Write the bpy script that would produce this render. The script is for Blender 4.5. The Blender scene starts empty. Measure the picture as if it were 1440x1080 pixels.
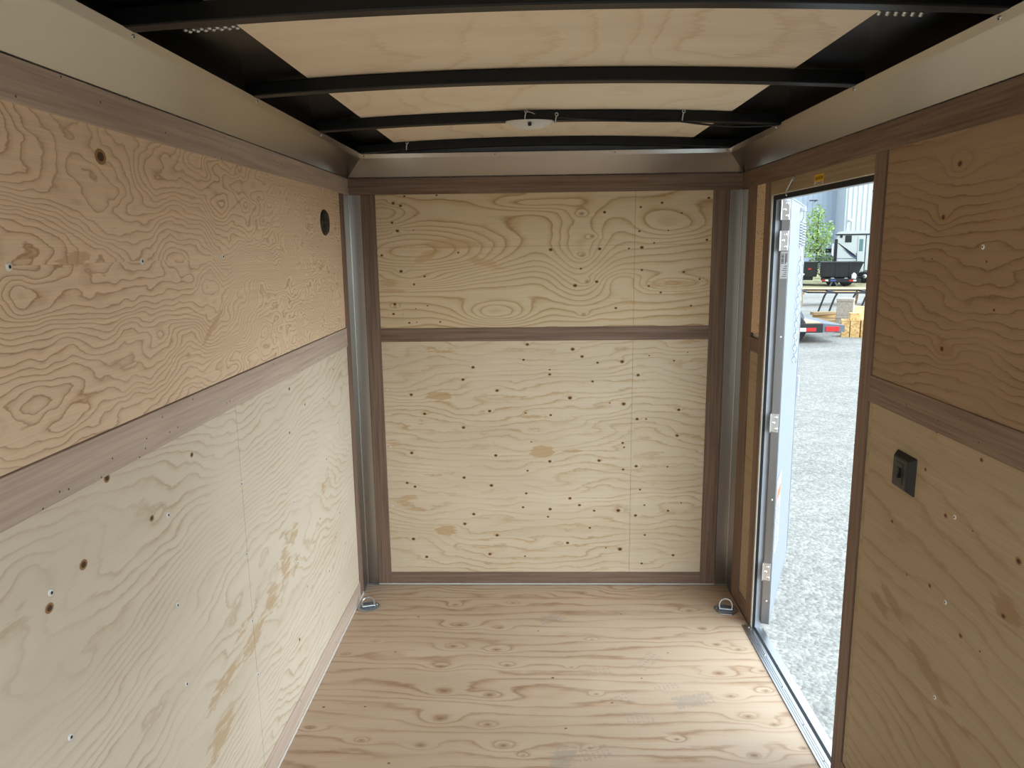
import bpy, math, random
import numpy as np
from mathutils import Vector, Matrix

scene = bpy.context.scene
col = scene.collection

# ------------------------------------------------------------------ camera, sky, sun, exposure
cam = bpy.data.cameras.new('camera')
cam.sensor_width = 36.0
cam.lens = 1044.7 / 1440 * 36.0
cam.clip_start = 0.02
cam.clip_end = 500
cam_o = bpy.data.objects.new('camera', cam)
col.objects.link(cam_o)
scene.camera = cam_o
_p, _y, _r = -0.1828, -0.0301, -0.0125
fw = Vector((math.sin(_y) * math.cos(_p), math.cos(_y) * math.cos(_p), math.sin(_p)))
rt = Vector((math.cos(_y), -math.sin(_y), 0))
up = rt.cross(fw)
rt2 = math.cos(_r) * rt + math.sin(_r) * up
up2 = -math.sin(_r) * rt + math.cos(_r) * up
M = Matrix((rt2, up2, -fw)).transposed().to_4x4()
M.translation = Vector((0.8203, -3.3738, 1.6124))
cam_o.matrix_world = M

SKY_LOW, SKY_HIGH, SKY_STRENGTH = (0.86, 0.95, 1.0, 1), (0.68, 0.84, 1.0, 1), 0.72
GLOW_DIR, GLOW_POWER, GLOW_STRENGTH = (0.92, -0.05, 0.12), 1.7, 4.2      # added sky glow low on the right, shaped to light the interior
SUN_STRENGTH = 0.3
EXPOSURE = 1.05
world = bpy.data.worlds.new('sky')
scene.world = world
world.use_nodes = True
wn = world.node_tree.nodes
wl = world.node_tree.links


def wnode(t, **kw):
    o = wn.new(t)
    for k_, v_ in kw.items():
        setattr(o, k_, v_)
    return o


wtc = wnode('ShaderNodeTexCoord')
wsep = wnode('ShaderNodeSeparateXYZ')
wramp = wnode('ShaderNodeValToRGB')
wramp.color_ramp.elements[0].position = 0.0
wramp.color_ramp.elements[0].color = SKY_LOW
wramp.color_ramp.elements[1].position = 0.8
wramp.color_ramp.elements[1].color = SKY_HIGH
wl.new(wtc.outputs['Generated'], wsep.inputs[0])
wl.new(wsep.outputs['Z'], wramp.inputs[0])
wdot = wnode('ShaderNodeVectorMath', operation='DOT_PRODUCT')
wl.new(wtc.outputs['Generated'], wdot.inputs[0])
wdot.inputs[1].default_value = Vector(GLOW_DIR).normalized()
wmax = wnode('ShaderNodeMath', operation='MAXIMUM')
wl.new(wdot.outputs['Value'], wmax.inputs[0])
wmax.inputs[1].default_value = 0.0
wpow = wnode('ShaderNodeMath', operation='POWER')
wl.new(wmax.outputs[0], wpow.inputs[0])
wpow.inputs[1].default_value = GLOW_POWER
wstr = wnode('ShaderNodeMath', operation='MULTIPLY_ADD')
wl.new(wpow.outputs[0], wstr.inputs[0])
wstr.inputs[1].default_value = GLOW_STRENGTH
wstr.inputs[2].default_value = SKY_STRENGTH
wl.new(wramp.outputs[0], wn['Background'].inputs['Color'])
wl.new(wstr.outputs[0], wn['Background'].inputs['Strength'])

sun = bpy.data.lights.new('sun', 'SUN')
sun.energy = SUN_STRENGTH
sun.angle = math.radians(35)
sun.color = (1.0, 0.98, 0.95)
sun_o = bpy.data.objects.new('sun', sun)
col.objects.link(sun_o)
_d = Vector((-0.30, 0.45, -0.84))           # travels forward, left and down
sun_o.rotation_euler = _d.to_track_quat('-Z', 'Y').to_euler()
sun_o.location = (3, -9, 12)

vs = scene.view_settings
scene.display_settings.display_device = 'sRGB'
vs.view_transform = 'Standard'
vs.look = 'None'
vs.gamma = 1.0
vs.use_curve_mapping = False
vs.exposure = EXPOSURE
scene.cycles.use_denoising = True
scene.cycles.max_bounces = 14
scene.cycles.diffuse_bounces = 9
scene.cycles.glossy_bounces = 5
scene.cycles.sample_clamp_indirect = 6.0
scene.cycles.caustics_reflective = False
scene.cycles.caustics_refractive = False


def portal(name, loc, rot, sx, sy):
    """light portal in an open doorway: guides the sky's own light in, gives off none itself"""
    l = bpy.data.lights.new(name, 'AREA')
    l.shape = 'RECTANGLE'
    l.size, l.size_y = sx, sy
    l.cycles.is_portal = True
    o = bpy.data.objects.new(name, l)
    o.location = loc
    o.rotation_euler = rot
    col.objects.link(o)


W = 1.74          # inside width
RY = -3.66        # rear end of the body
GZ = -0.58        # ground level
GG = GZ + .02   # top of the grass strip
portal('rear_opening_portal', (W / 2, RY - .02, 0.97), (math.pi / 2, 0, 0), 1.70, 1.94)
portal('side_door_portal', (W + .06, -0.852, 0.89), (math.pi / 2, 0, math.pi / 2), 0.86, 1.77)


# ------------------------------------------------------------------ materials
def srgb(r, g, b):
    def f(c):
        c /= 255.0
        return c / 12.92 if c <= 0.04045 else ((c + 0.055) / 1.055) ** 2.4
    return (f(r), f(g), f(b), 1.0)


class NT:
    def __init__(self, name):
        self.m = bpy.data.materials.new(name)
        self.m.use_nodes = True
        self.t = self.m.node_tree
        self.b = self.t.nodes['Principled BSDF']

    def n(self, typ, **kw):
        o = self.t.nodes.new(typ)
        for k, v in kw.items():
            setattr(o, k, v)
        return o

    def l(self, a, b):
        self.t.links.new(a, b)

    def coord(self, scale, out='Object'):
        tc = self.n('ShaderNodeTexCoord')
        mp = self.n('ShaderNodeMapping')
        mp.inputs['Scale'].default_value = scale
        self.l(tc.outputs[out], mp.inputs[0])
        return mp.outputs[0]

    def noise(self, scale3, detail=3, rough=.55, dist=0, out='Object'):
        nn = self.n('ShaderNodeTexNoise')
        nn.inputs['Scale'].default_value = 1
        nn.inputs['Detail'].default_value = detail
        nn.inputs['Roughness'].default_value = rough
        nn.inputs['Distortion'].default_value = dist
        self.l(self.coord(scale3, out), nn.inputs['Vector'])
        return nn.outputs['Fac']

    def math(self, op, a, b=None, c=None):
        o = self.n('ShaderNodeMath', operation=op)
        for i, x in enumerate((a, b, c)):
            if x is None:
                continue
            if isinstance(x, (int, float)):
                o.inputs[i].default_value = x
            else:
                self.l(x, o.inputs[i])
        return o.outputs[0]

    def ramp(self, fac, stops, interp='LINEAR'):
        r = self.n('ShaderNodeValToRGB')
        r.color_ramp.interpolation = interp
        e = r.color_ramp.elements
        while len(e) < len(stops):
            e.new(0.5)
        for el, (p, c) in zip(e, stops):
            el.position = p
            el.color = c if len(c) == 4 else (*c, 1)
        self.l(fac, r.inputs[0])
        return r.outputs[0]

    def mix(self, fac, a, b, mode='MIX'):
        m = self.n('ShaderNodeMix', data_type='RGBA', blend_type=mode)
        if isinstance(fac, (int, float)):
            m.inputs[0].default_value = fac
        else:
            self.l(fac, m.inputs[0])
        for i, x in ((6, a), (7, b)):
            if isinstance(x, tuple):
                m.inputs[i].default_value = x
            else:
                self.l(x, m.inputs[i])
        return m.outputs[2]

    def bump(self, h, strength, dist=.01):
        b = self.n('ShaderNodeBump')
        b.inputs['Strength'].default_value = strength
        b.inputs['Distance'].default_value = dist
        self.l(h, b.inputs['Height'])
        self.l(b.outputs[0], self.b.inputs['Normal'])


def grey(v):
    return (v, v, v, 1)


def plain(name, c, rough=.5, metal=0.0, var=.06, scale=30, spec=None, bump=0.0):
    k = NT(name)
    f = k.noise((scale, scale, scale), 3)
    v = k.ramp(f, [(.3, grey(1 - var)), (.7, grey(1 + var))])
    k.l(k.mix(1.0, c, v, 'MULTIPLY'), k.b.inputs['Base Color'])
    k.b.inputs['Roughness'].default_value = rough
    k.b.inputs['Metallic'].default_value = metal
    if spec is not None:
        k.b.inputs['Specular IOR Level'].default_value = spec
    if bump:
        k.bump(f, bump)
    return k.m


def axis_scale(axis, along, across):
    s = [across] * 3
    s[axis] = along
    return tuple(s)


def ply(name, axis, light, mid, line, stain=None, jag=.25, fib=.07, sharp=.86, mott=.06, rough=.55, knot=None, stroke=.5, stain_w=.6):
    """rotary cut plywood: 'grain' holds the height field of the growth rings, 'stain' patches, 'knot' knot centres"""
    k = NT(name)
    at = k.n('ShaderNodeAttribute', attribute_name='grain')
    j = k.noise(axis_scale(axis, 14, 55), 4, .6)
    h = k.math('ADD', at.outputs['Fac'], k.math('MULTIPLY', k.math('SUBTRACT', j, .5), jag * 2))
    fr = k.math('FRACT', h)
    c = k.ramp(fr, [(0.0, light), (.45, light), (sharp - .08, mid), (sharp + .05, line), (1.0, light)])
    # line strength drifts over the sheet
    dr = k.ramp(k.noise((3, 3, 3), 2), [(.35, grey(stroke)), (.65, grey(1))])
    c = k.mix(dr, light, c)
    f = k.noise(axis_scale(axis, 2.2, 260), 3, .6)
    c = k.mix(1.0, c, k.ramp(f, [(.3, grey(1 - fib)), (.7, grey(1 + fib))]), 'MULTIPLY')
    g = k.noise(axis_scale(axis, 1.2, 6), 3, .55)
    c = k.mix(1.0, c, k.ramp(g, [(.3, (1 - mott, 1 - mott * 1.3, 1 - mott * 1.8, 1)), (.7, (1 + mott * .6,) * 3)]), 'MULTIPLY')
    if stain:
        st = k.n('ShaderNodeAttribute', attribute_name='stain')
        sn = k.noise(axis_scale(axis, 13, 75), 5, .7)
        s = k.math('ADD', st.outputs['Fac'], k.math('MULTIPLY', k.math('SUBTRACT', sn, .5), 1.7))
        s = k.math('MULTIPLY', k.ramp(s, [(.42, grey(0)), (.56, grey(1))]), stain_w)
        c = k.mix(s, c, stain)
    kn = k.n('ShaderNodeAttribute', attribute_name='knot')
    c = k.mix(k.ramp(kn.outputs['Fac'], [(.10, grey(0)), (.40, grey(.42)), (.58, grey(.30)), (.85, grey(.85))]), c, knot or srgb(120, 82, 52))
    k.l(c, k.b.inputs['Base Color'])
    k.b.inputs['Roughness'].default_value = rough
    k.b.inputs['Specular IOR Level'].default_value = .3
    return k.m


def board_mat(name, axis, c, dark, rough=.6):
    k = NT(name)
    f = k.noise(axis_scale(axis, 3.0, 130), 4, .6)
    v = k.ramp(f, [(.28, dark), (.62, c)])
    g = k.noise(axis_scale(axis, .9, 9), 3)
    v = k.mix(1.0, v, k.ramp(g, [(.3, grey(.88)), (.7, grey(1.1))]), 'MULTIPLY')
    # short darker pores along the fibre
    p = k.noise(axis_scale(axis, 22, 420), 2, .5)
    v = k.mix(k.ramp(p, [(.66, grey(0)), (.74, grey(.35))]), v, dark)
    k.l(v, k.b.inputs['Base Color'])
    k.b.inputs['Roughness'].default_value = rough
    k.b.inputs['Specular IOR Level'].default_value = .25
    return k.m


def brushed(name, axis, c, rough=.34, metal=1.0):
    k = NT(name)
    f = k.noise(axis_scale(axis, 1.5, 240), 2)
    k.l(k.ramp(f, [(.3, tuple(x * .98 for x in c[:3])), (.7, tuple(min(1, x * 1.02) for x in c[:3]))]), k.b.inputs['Base Color'])
    k.l(k.ramp(f, [(.3, grey(rough - .015)), (.7, grey(rough + .02))]), k.b.inputs['Roughness'])
    k.b.inputs['Metallic'].default_value = metal
    return k.m


BR, BRD = srgb(140, 117, 101), srgb(108, 87, 74)
MT = {}
MT['left_upper'] = ply('fir_plywood_wild_grain', 1, srgb(236, 211, 180), srgb(222, 193, 159), srgb(184, 147, 111),
                       stain=srgb(190, 150, 110), jag=.36, sharp=.85, stroke=.5, stain_w=.5)
MT['left_lower'] = ply('pale_plywood_left', 1, srgb(222, 211, 192), srgb(214, 200, 176), srgb(196, 176, 148),
                       stain=srgb(196, 166, 128), jag=.4, sharp=.80, stroke=.15, fib=.03, stain_w=.75)
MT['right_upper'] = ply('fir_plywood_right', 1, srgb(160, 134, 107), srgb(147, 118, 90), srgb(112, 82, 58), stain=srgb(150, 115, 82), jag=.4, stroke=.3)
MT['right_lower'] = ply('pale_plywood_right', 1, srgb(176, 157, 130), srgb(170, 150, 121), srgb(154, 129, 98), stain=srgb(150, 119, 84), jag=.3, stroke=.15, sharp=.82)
MT['front_upper'] = ply('pine_plywood_upper', 0, srgb(218, 199, 166), srgb(206, 180, 138), srgb(176, 140, 96), stain=srgb(200, 165, 118), jag=.14, sharp=.82, stroke=.6, stain_w=.6)
MT['front_lower'] = ply('pine_plywood_lower', 0, srgb(216, 201, 176), srgb(210, 190, 158), srgb(191, 163, 125), stain=srgb(186, 146, 98), jag=.5, sharp=.80, stroke=.2, stain_w=.62, mott=.09)
MT['floor'] = ply('fir_plywood_floor', 0, srgb(195, 172, 148), srgb(186, 158, 130), srgb(158, 125, 98), stain=srgb(160, 146, 131), jag=.2, sharp=.78, stroke=.3, fib=.05, knot=srgb(140, 104, 78), stain_w=.55, mott=.10)
MT['roof_ply'] = ply('birch_plywood_roof', 0, srgb(246, 231, 207), srgb(243, 226, 200), srgb(230, 208, 178), jag=.3, stroke=.1, fib=.04)
MT['pin_knot'] = plain('pin_knot', srgb(74, 52, 36), .7, var=.25, scale=300)
MT['knot_ring'] = plain('knot_ring', srgb(158, 118, 74), .6, var=.1, scale=200)
MT['nail'] = plain('nail_head_grey', srgb(96, 92, 86), .5, metal=.6)
for ax, nm in ((0, 'x'), (1, 'y'), (2, 'z')):
    MT['board_' + nm] = board_mat('brown_trim_board_' + nm, ax, BR, BRD)
MT['board_lit'] = board_mat('lit_trim_board', 1, srgb(206, 187, 171), srgb(180, 159, 143))  # brown trim lightened in colour for the strong light on the left wall
MT['pale_board'] = board_mat('pale_header_board', 1, srgb(160, 142, 116), srgb(142, 122, 98))
MT['cove_y'] = brushed('brushed_metal_along', 1, (.56, .55, .53), .23)
MT['cove_x'] = brushed('brushed_metal_across', 0, (.52, .51, .49), .20)
MT['corner'] = plain('dull_metal_corner', (.40, .375, .34, 1), .29, metal=1.0, var=.01, scale=2)
MT['black_steel'] = plain('black_painted_steel', srgb(13, 12, 12), .38, var=.1, spec=.3)
MT['black_sheet'] = plain('black_roof_sheet', srgb(9, 9, 10), .26, var=.06, spec=.5)
MT['alu'] = brushed('mill_aluminium', 2, (.80, .81, .83), .30)
MT['alu_y'] = brushed('mill_aluminium_along', 1, (.82, .83, .85), .28)
MT['alu_dark'] = brushed('grey_aluminium_edge', 2, (.36, .37, .39), .38)
MT['alu_matte'] = plain('anodised_frame', srgb(186, 192, 200), .42, metal=.25, var=.03)
MT['alu_sill'] = brushed('worn_aluminium_sill', 1, (.52, .53, .55), .36)
MT['rubber'] = plain('black_rubber', srgb(16, 16, 17), .7, var=.1)
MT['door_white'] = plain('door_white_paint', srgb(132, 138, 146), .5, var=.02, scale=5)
MT['white'] = plain('white_paint', srgb(226, 230, 234), .35, var=.02, scale=5)
MT['white_skin'] = plain('white_body_skin', srgb(228, 230, 232), .35, var=.02, scale=3)
MT['zinc'] = plain('zinc_steel', (.62, .66, .67, 1), .28, metal=1.0, var=.15, scale=90)
MT['screw_white'] = plain('pale_screw_washer', srgb(232, 232, 228), .35, var=.03, metal=.2)
MT['screw_hole'] = plain('screw_recess', srgb(20, 20, 20), .6)
MT['plastic_black'] = plain('black_plastic', srgb(19, 19, 20), .42, var=.08, scale=60)
MT['plastic_white'] = plain('white_lamp_plastic', srgb(222, 220, 214), .3, var=.02)
MT['cable'] = plain('black_cable', srgb(14, 14, 14), .5)
MT['wire_white'] = plain('white_wire', srgb(205, 200, 190), .5)
MT['sticker_white'] = plain('sticker_white', srgb(205, 206, 206), .4, var=.02)
MT['sticker_yellow'] = plain('sticker_yellow', srgb(222, 176, 36), .4, var=.04)
MT['sticker_orange'] = plain('sticker_orange', srgb(214, 104, 52), .4, var=.04)
MT['ink'] = plain('black_ink', srgb(28, 26, 24), .5)
MT['caulk'] = plain('white_caulk', srgb(216, 212, 202), .5)
MT['tape_red'] = plain('red_reflector', srgb(206, 42, 40), .3, var=.05)
MT['tape_white'] = plain('white_reflector', srgb(236, 236, 236), .3, var=.03)
MT['trailer_black'] = plain('black_trailer_paint', srgb(34, 35, 38), .35, var=.15, scale=4)
MT['trailer_grey'] = plain('grey_steel', srgb(104, 110, 120), .45, var=.12, scale=6)
MT['plate_blue'] = plain('blue_plate', srgb(70, 96, 160), .4)
MT['deck_wood'] = board_mat('new_deck_lumber', 0, srgb(216, 188, 150), srgb(190, 156, 116))
MT['lumber'] = board_mat('pale_lumber', 0, srgb(226, 194, 142), srgb(198, 158, 104))
MT['scrap'] = board_mat('weathered_lumber', 0, srgb(176, 150, 112), srgb(126, 100, 68))
MT['rv_white'] = plain('white_gelcoat', srgb(214, 220, 218), .25, var=.03, scale=2)
MT['rv_stripe_blue'] = plain('blue_grey_decal', srgb(86, 104, 140), .3)
MT['dark_glass'] = plain('dark_window_glass', srgb(30, 36, 36), .08, var=.05)
MT['teal_glass'] = plain('tinted_door_glass', srgb(98, 136, 138), .1, var=.05)
MT['white_plastic'] = plain('white_jug_plastic', srgb(236, 236, 234), .4)
MT['bark'] = plain('tree_bark', srgb(92, 78, 62), .9, var=.3, scale=20, bump=.4)

k = NT('oriented_strand_board')
v = k.n('ShaderNodeTexVoronoi')
k.l(k.coord((22, 9, 30)), v.inputs['Vector'])
v.inputs['Scale'].default_value = 1.0
k.l(k.ramp(v.outputs['Color'], [(0.1, srgb(196, 148, 84)), (.5, srgb(226, 186, 122)), (.9, srgb(240, 206, 146))]), k.b.inputs['Base Color'])
k.b.inputs['Roughness'].default_value = .7
MT['osb'] = k.m

k = NT('cast_concrete')
f = k.noise((25, 25, 25), 6, .7)
k.l(k.ramp(f, [(.3, srgb(150, 140, 126)), (.7, srgb(194, 184, 170))]), k.b.inputs['Base Color'])
k.b.inputs['Roughness'].default_value = .9
k.bump(f, .4)
MT['concrete'] = k.m

k = NT('crushed_gravel')
vo = k.n('ShaderNodeTexVoronoi')
k.l(k.coord((38, 38, 38)), vo.inputs['Vector'])
vo.inputs['Scale'].default_value = 1.0
v2 = k.n('ShaderNodeTexVoronoi')
k.l(k.coord((105, 105, 105)), v2.inputs['Vector'])
v2.inputs['Scale'].default_value = 1.0
big = k.noise((.55, .9, .5), 5, .62, .6)
fine = k.noise((9, 9, 9), 6, .7)
c = k.ramp(vo.outputs['Color'], [(.1, srgb(116, 114, 108)), (.5, srgb(142, 139, 131)), (.9, srgb(172, 168, 158))])
c2 = k.ramp(v2.outputs['Color'], [(.1, srgb(122, 119, 112)), (.9, srgb(168, 163, 153))])
c = k.mix(.45, c, c2)
c = k.mix(1.0, c, k.ramp(big, [(.34, grey(.86)), (.5, grey(1.0)), (.68, grey(1.12))]), 'MULTIPLY')
c = k.mix(1.0, c, k.ramp(fine, [(.3, grey(.8)), (.7, grey(1.2))]), 'MULTIPLY')
k.l(c, k.b.inputs['Base Color'])
k.b.inputs['Roughness'].default_value = .9
hh = k.math('ADD', k.math('MULTIPLY', vo.outputs['Distance'], -1.0), k.math('MULTIPLY', fine, .8))
k.bump(hh, .5, .012)
MT['gravel'] = k.m

k = NT('dry_grass')
f = k.noise((3, 3, 3), 6, .7)
k.l(k.ramp(f, [(.3, srgb(126, 122, 84)), (.55, srgb(170, 160, 120)), (.75, srgb(196, 184, 150))]), k.b.inputs['Base Color'])
k.b.inputs['Roughness'].default_value = 1
MT['dry_grass'] = k.m

k = NT('young_leaves')
oi = k.noise((2.2, 2.2, 2.2), 3)
k.l(k.ramp(oi, [(.3, srgb(104, 138, 66)), (.5, srgb(146, 178, 96)), (.7, srgb(188, 208, 140))]), k.b.inputs['Base Color'])
k.b.inputs['Roughness'].default_value = .6
k.b.inputs['Transmission Weight'].default_value = 0.0
MT['leaf'] = k.m
MT['bush'] = plain('dull_shrub_leaves', srgb(96, 112, 76), .8, var=.3, scale=3)
MT['metal_siding'] = plain('pale_metal_siding', srgb(206, 214, 222), .5, var=.02, scale=1)
MT['metal_siding_blue'] = plain('blue_grey_metal_siding', srgb(168, 182, 200), .5, var=.02, scale=1)


# ------------------------------------------------------------------ object helpers
def tag(o, label=None, cat=None, group=None, kind=None):
    if label:
        o['label'] = label
    if cat:
        o['category'] = cat
    if group:
        o['group'] = group
    if kind:
        o['kind'] = kind
    return o


def empty(name, loc, rz=0.0, label=None, cat=None, group=None, kind=None):
    o = bpy.data.objects.new(name, None)
    o.empty_display_size = .05
    o.location = loc
    o.rotation_euler = (0, 0, rz)
    col.objects.link(o)
    return tag(o, label, cat, group, kind)


def copy_tree(o, parent=None):
    c = o.copy()
    col.objects.link(c)
    if parent is not None:
        c.parent = parent
    for ch in list(o.children):
        copy_tree(ch, c)
    return c


class MB:
    def __init__(self):
        self.v, self.f, self.m, self.s = [], [], [], []

    def add(self, vs, fs, mi=0, smooth=False):
        b = len(self.v)
        self.v += [tuple(x) for x in vs]
        for f in fs:
            self.f.append(tuple(i + b for i in f))
            self.m.append(mi)
            self.s.append(smooth)
        return self

    def box(self, lo, hi, mi=0, mat=None):
        (a, b, c), (d, e, f) = lo, hi
        vs = [(a, b, c), (d, b, c), (d, e, c), (a, e, c), (a, b, f), (d, b, f), (d, e, f), (a, e, f)]
        if mat is not None:
            vs = [tuple(mat @ Vector(p)) for p in vs]
        return self.add(vs, [(0, 3, 2, 1), (4, 5, 6, 7), (0, 1, 5, 4), (1, 2, 6, 5), (2, 3, 7, 6), (3, 0, 4, 7)], mi)

    def bar(self, p, q, w, h, mi=0, upv=(0, 0, 1)):
        p, q = Vector(p), Vector(q)
        d = q - p
        L = d.length
        d.normalize()
        s = d.cross(Vector(upv))
        if s.length < 1e-4:
            s = d.cross(Vector((1, 0, 0)))
        s.normalize()
        u = s.cross(d)
        m = Matrix((s, d, u)).transposed().to_4x4()
        m.translation = p
        return self.box((-w / 2, 0, -h / 2), (w / 2, L, h / 2), mi, m)

    def prism(self, poly, vec, mi=0):
        """poly: list of 3d points (planar), extruded along vec"""
        n = len(poly)
        vec = Vector(vec)
        a = [Vector(p) for p in poly]
        vs = a + [p + vec for p in a]
        nor = Vector((0, 0, 0))
        for i in range(n):
            nor += a[i].cross(a[(i + 1) % n])
        fl = nor.dot(vec) > 0
        fs = [tuple(range(n)), tuple(range(2 * n - 1, n - 1, -1))]
        fs += [(i, i + n, (i + 1) % n + n, (i + 1) % n) for i in range(n)]
        if fl:
            fs = [tuple(reversed(f)) for f in fs]
        return self.add(vs, fs, mi)

    def tube(self, pts, r, n=8, mi=0, closed=False):
        pts = [Vector(p) for p in pts]
        N = len(pts)
        rs = r if isinstance(r, (list, tuple)) else [r] * N
        vs, fs = [], []
        ref = None
        for i, p in enumerate(pts):
            if closed:
                t = pts[(i + 1) % N] - pts[i - 1]
            else:
                t = pts[min(i + 1, N - 1)] - pts[max(i - 1, 0)]
            t.normalize()
            if ref is None:
                ref = t.orthogonal().normalized()
            ref = (ref - t * ref.dot(t))
            if ref.length < 1e-5:
                ref = t.orthogonal()
            ref.normalize()
            b = t.cross(ref)
            for k in range(n):
                a = 2 * math.pi * k / n
                vs.append(p + (ref * math.cos(a) + b * math.sin(a)) * rs[i])
        for i in range(N if closed else N - 1):
            j = (i + 1) % N
            for k in range(n):
                k2 = (k + 1) % n
                fs.append((i * n + k, i * n + k2, j * n + k2, j * n + k))
        self.add(vs, fs, mi, True)
        if not closed:
            self.add(vs[:n], [tuple(range(n - 1, -1, -1))], mi)
            self.add(vs[-n:], [tuple(range(n))], mi)
        return self

    def lathe(self, prof, center, axis=(0, 0, 1), n=20, mi=0, sx=1.0, sy=1.0, ref=None, smooth=True):
        """prof: (r, h) pairs from bottom to top along axis"""
        ax = Vector(axis).normalized()
        u = Vector(ref).normalized() if ref else ax.orthogonal().normalized()
        w = ax.cross(u)
        c = Vector(center)
        vs, fs = [], []
        for r, h in prof:
            for k in range(n):
                a = 2 * math.pi * k / n
                vs.append(c + ax * h + u * (r * sx * math.cos(a)) + w * (r * sy * math.sin(a)))
        m = len(prof)
        for i in range(m - 1):
            for k in range(n):
                k2 = (k + 1) % n
                fs.append((i * n + k, i * n + k2, (i + 1) * n + k2, (i + 1) * n + k))
        self.add(vs, fs, mi, smooth)
        self.add(vs[:n], [tuple(range(n - 1, -1, -1))], mi)
        self.add(vs[-n:], [tuple(range(n))], mi)
        return self

    def sweep(self, prof, p, q, xdir, zdir, mi=0):
        """closed 2d profile (a along xdir, b along zdir) swept from p to q"""
        p, q, xd, zd = Vector(p), Vector(q), Vector(xdir), Vector(zdir)
        return self.prism([p + xd * a + zd * b for a, b in prof], q - p, mi)

    def build(self, name, mats, parent=None, bevel=0.0, loc=None, segs=1):
        me = bpy.data.meshes.new(name)
        me.from_pydata(self.v, [], self.f)
        if not isinstance(mats, (list, tuple)):
            mats = [mats]
        for m in mats:
            me.materials.append(m)
        me.polygons.foreach_set('material_index', self.m)
        me.polygons.foreach_set('use_smooth', self.s)
        me.update()
        o = bpy.data.objects.new(name, me)
        col.objects.link(o)
        if parent is not None:
            o.parent = parent
        if loc is not None:
            o.location = loc
        if bevel:
            b = o.modifiers.new('bevel', 'BEVEL')
            b.width = bevel
            b.segments = segs
            b.limit_method = 'ANGLE'
        return o


def text_mesh(name, s, size, mat, parent, loc, rot, align='CENTER'):
    cu = bpy.data.curves.new(name, 'FONT')
    cu.body = s
    cu.size = size
    cu.align_x = align
    cu.align_y = 'CENTER'
    cu.extrude = .0002
    t = bpy.data.objects.new(name, cu)
    col.objects.link(t)
    dg = bpy.context.evaluated_depsgraph_get()
    me = bpy.data.meshes.new_from_object(t.evaluated_get(dg))
    bpy.data.objects.remove(t)
    me.name = name
    me.materials.clear()
    me.materials.append(mat)
    o = bpy.data.objects.new(name, me)
    col.objects.link(o)
    o.parent = parent
    o.location = loc
    o.rotation_euler = rot
    return o


# ------------------------------------------------------------------ wood panels with a computed growth-ring field
_tab = {}


def vnoise(x, y, seed):
    if seed not in _tab:
        _tab[seed] = np.random.RandomState(seed).rand(128, 128)
    T = _tab[seed]
    xi, yi = np.floor(x).astype(int), np.floor(y).astype(int)
    fx, fy = x - xi, y - yi
    fx = fx * fx * fx * (fx * (fx * 6 - 15) + 10)
    fy = fy * fy * fy * (fy * (fy * 6 - 15) + 10)
    g = lambda a, b: T[a & 127, b & 127]
    return ((g(xi, yi) * (1 - fx) + g(xi + 1, yi) * fx) * (1 - fy)
            + (g(xi, yi + 1) * (1 - fx) + g(xi + 1, yi + 1) * fx) * fy) - .5


def fbm(x, y, seed, octs=3, gain=.5):
    r, a = 0, 1.0
    for i in range(octs):
        r = r + a * vnoise(x * 2 ** i + 17.3 * i + 40, y * 2 ** i + 9.1 * i + 40, seed + i)
        a *= gain
    return r


def lin(a, b, step):
    return np.linspace(a, b, max(2, int(round(abs(b - a) / step)) + 1))


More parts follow.
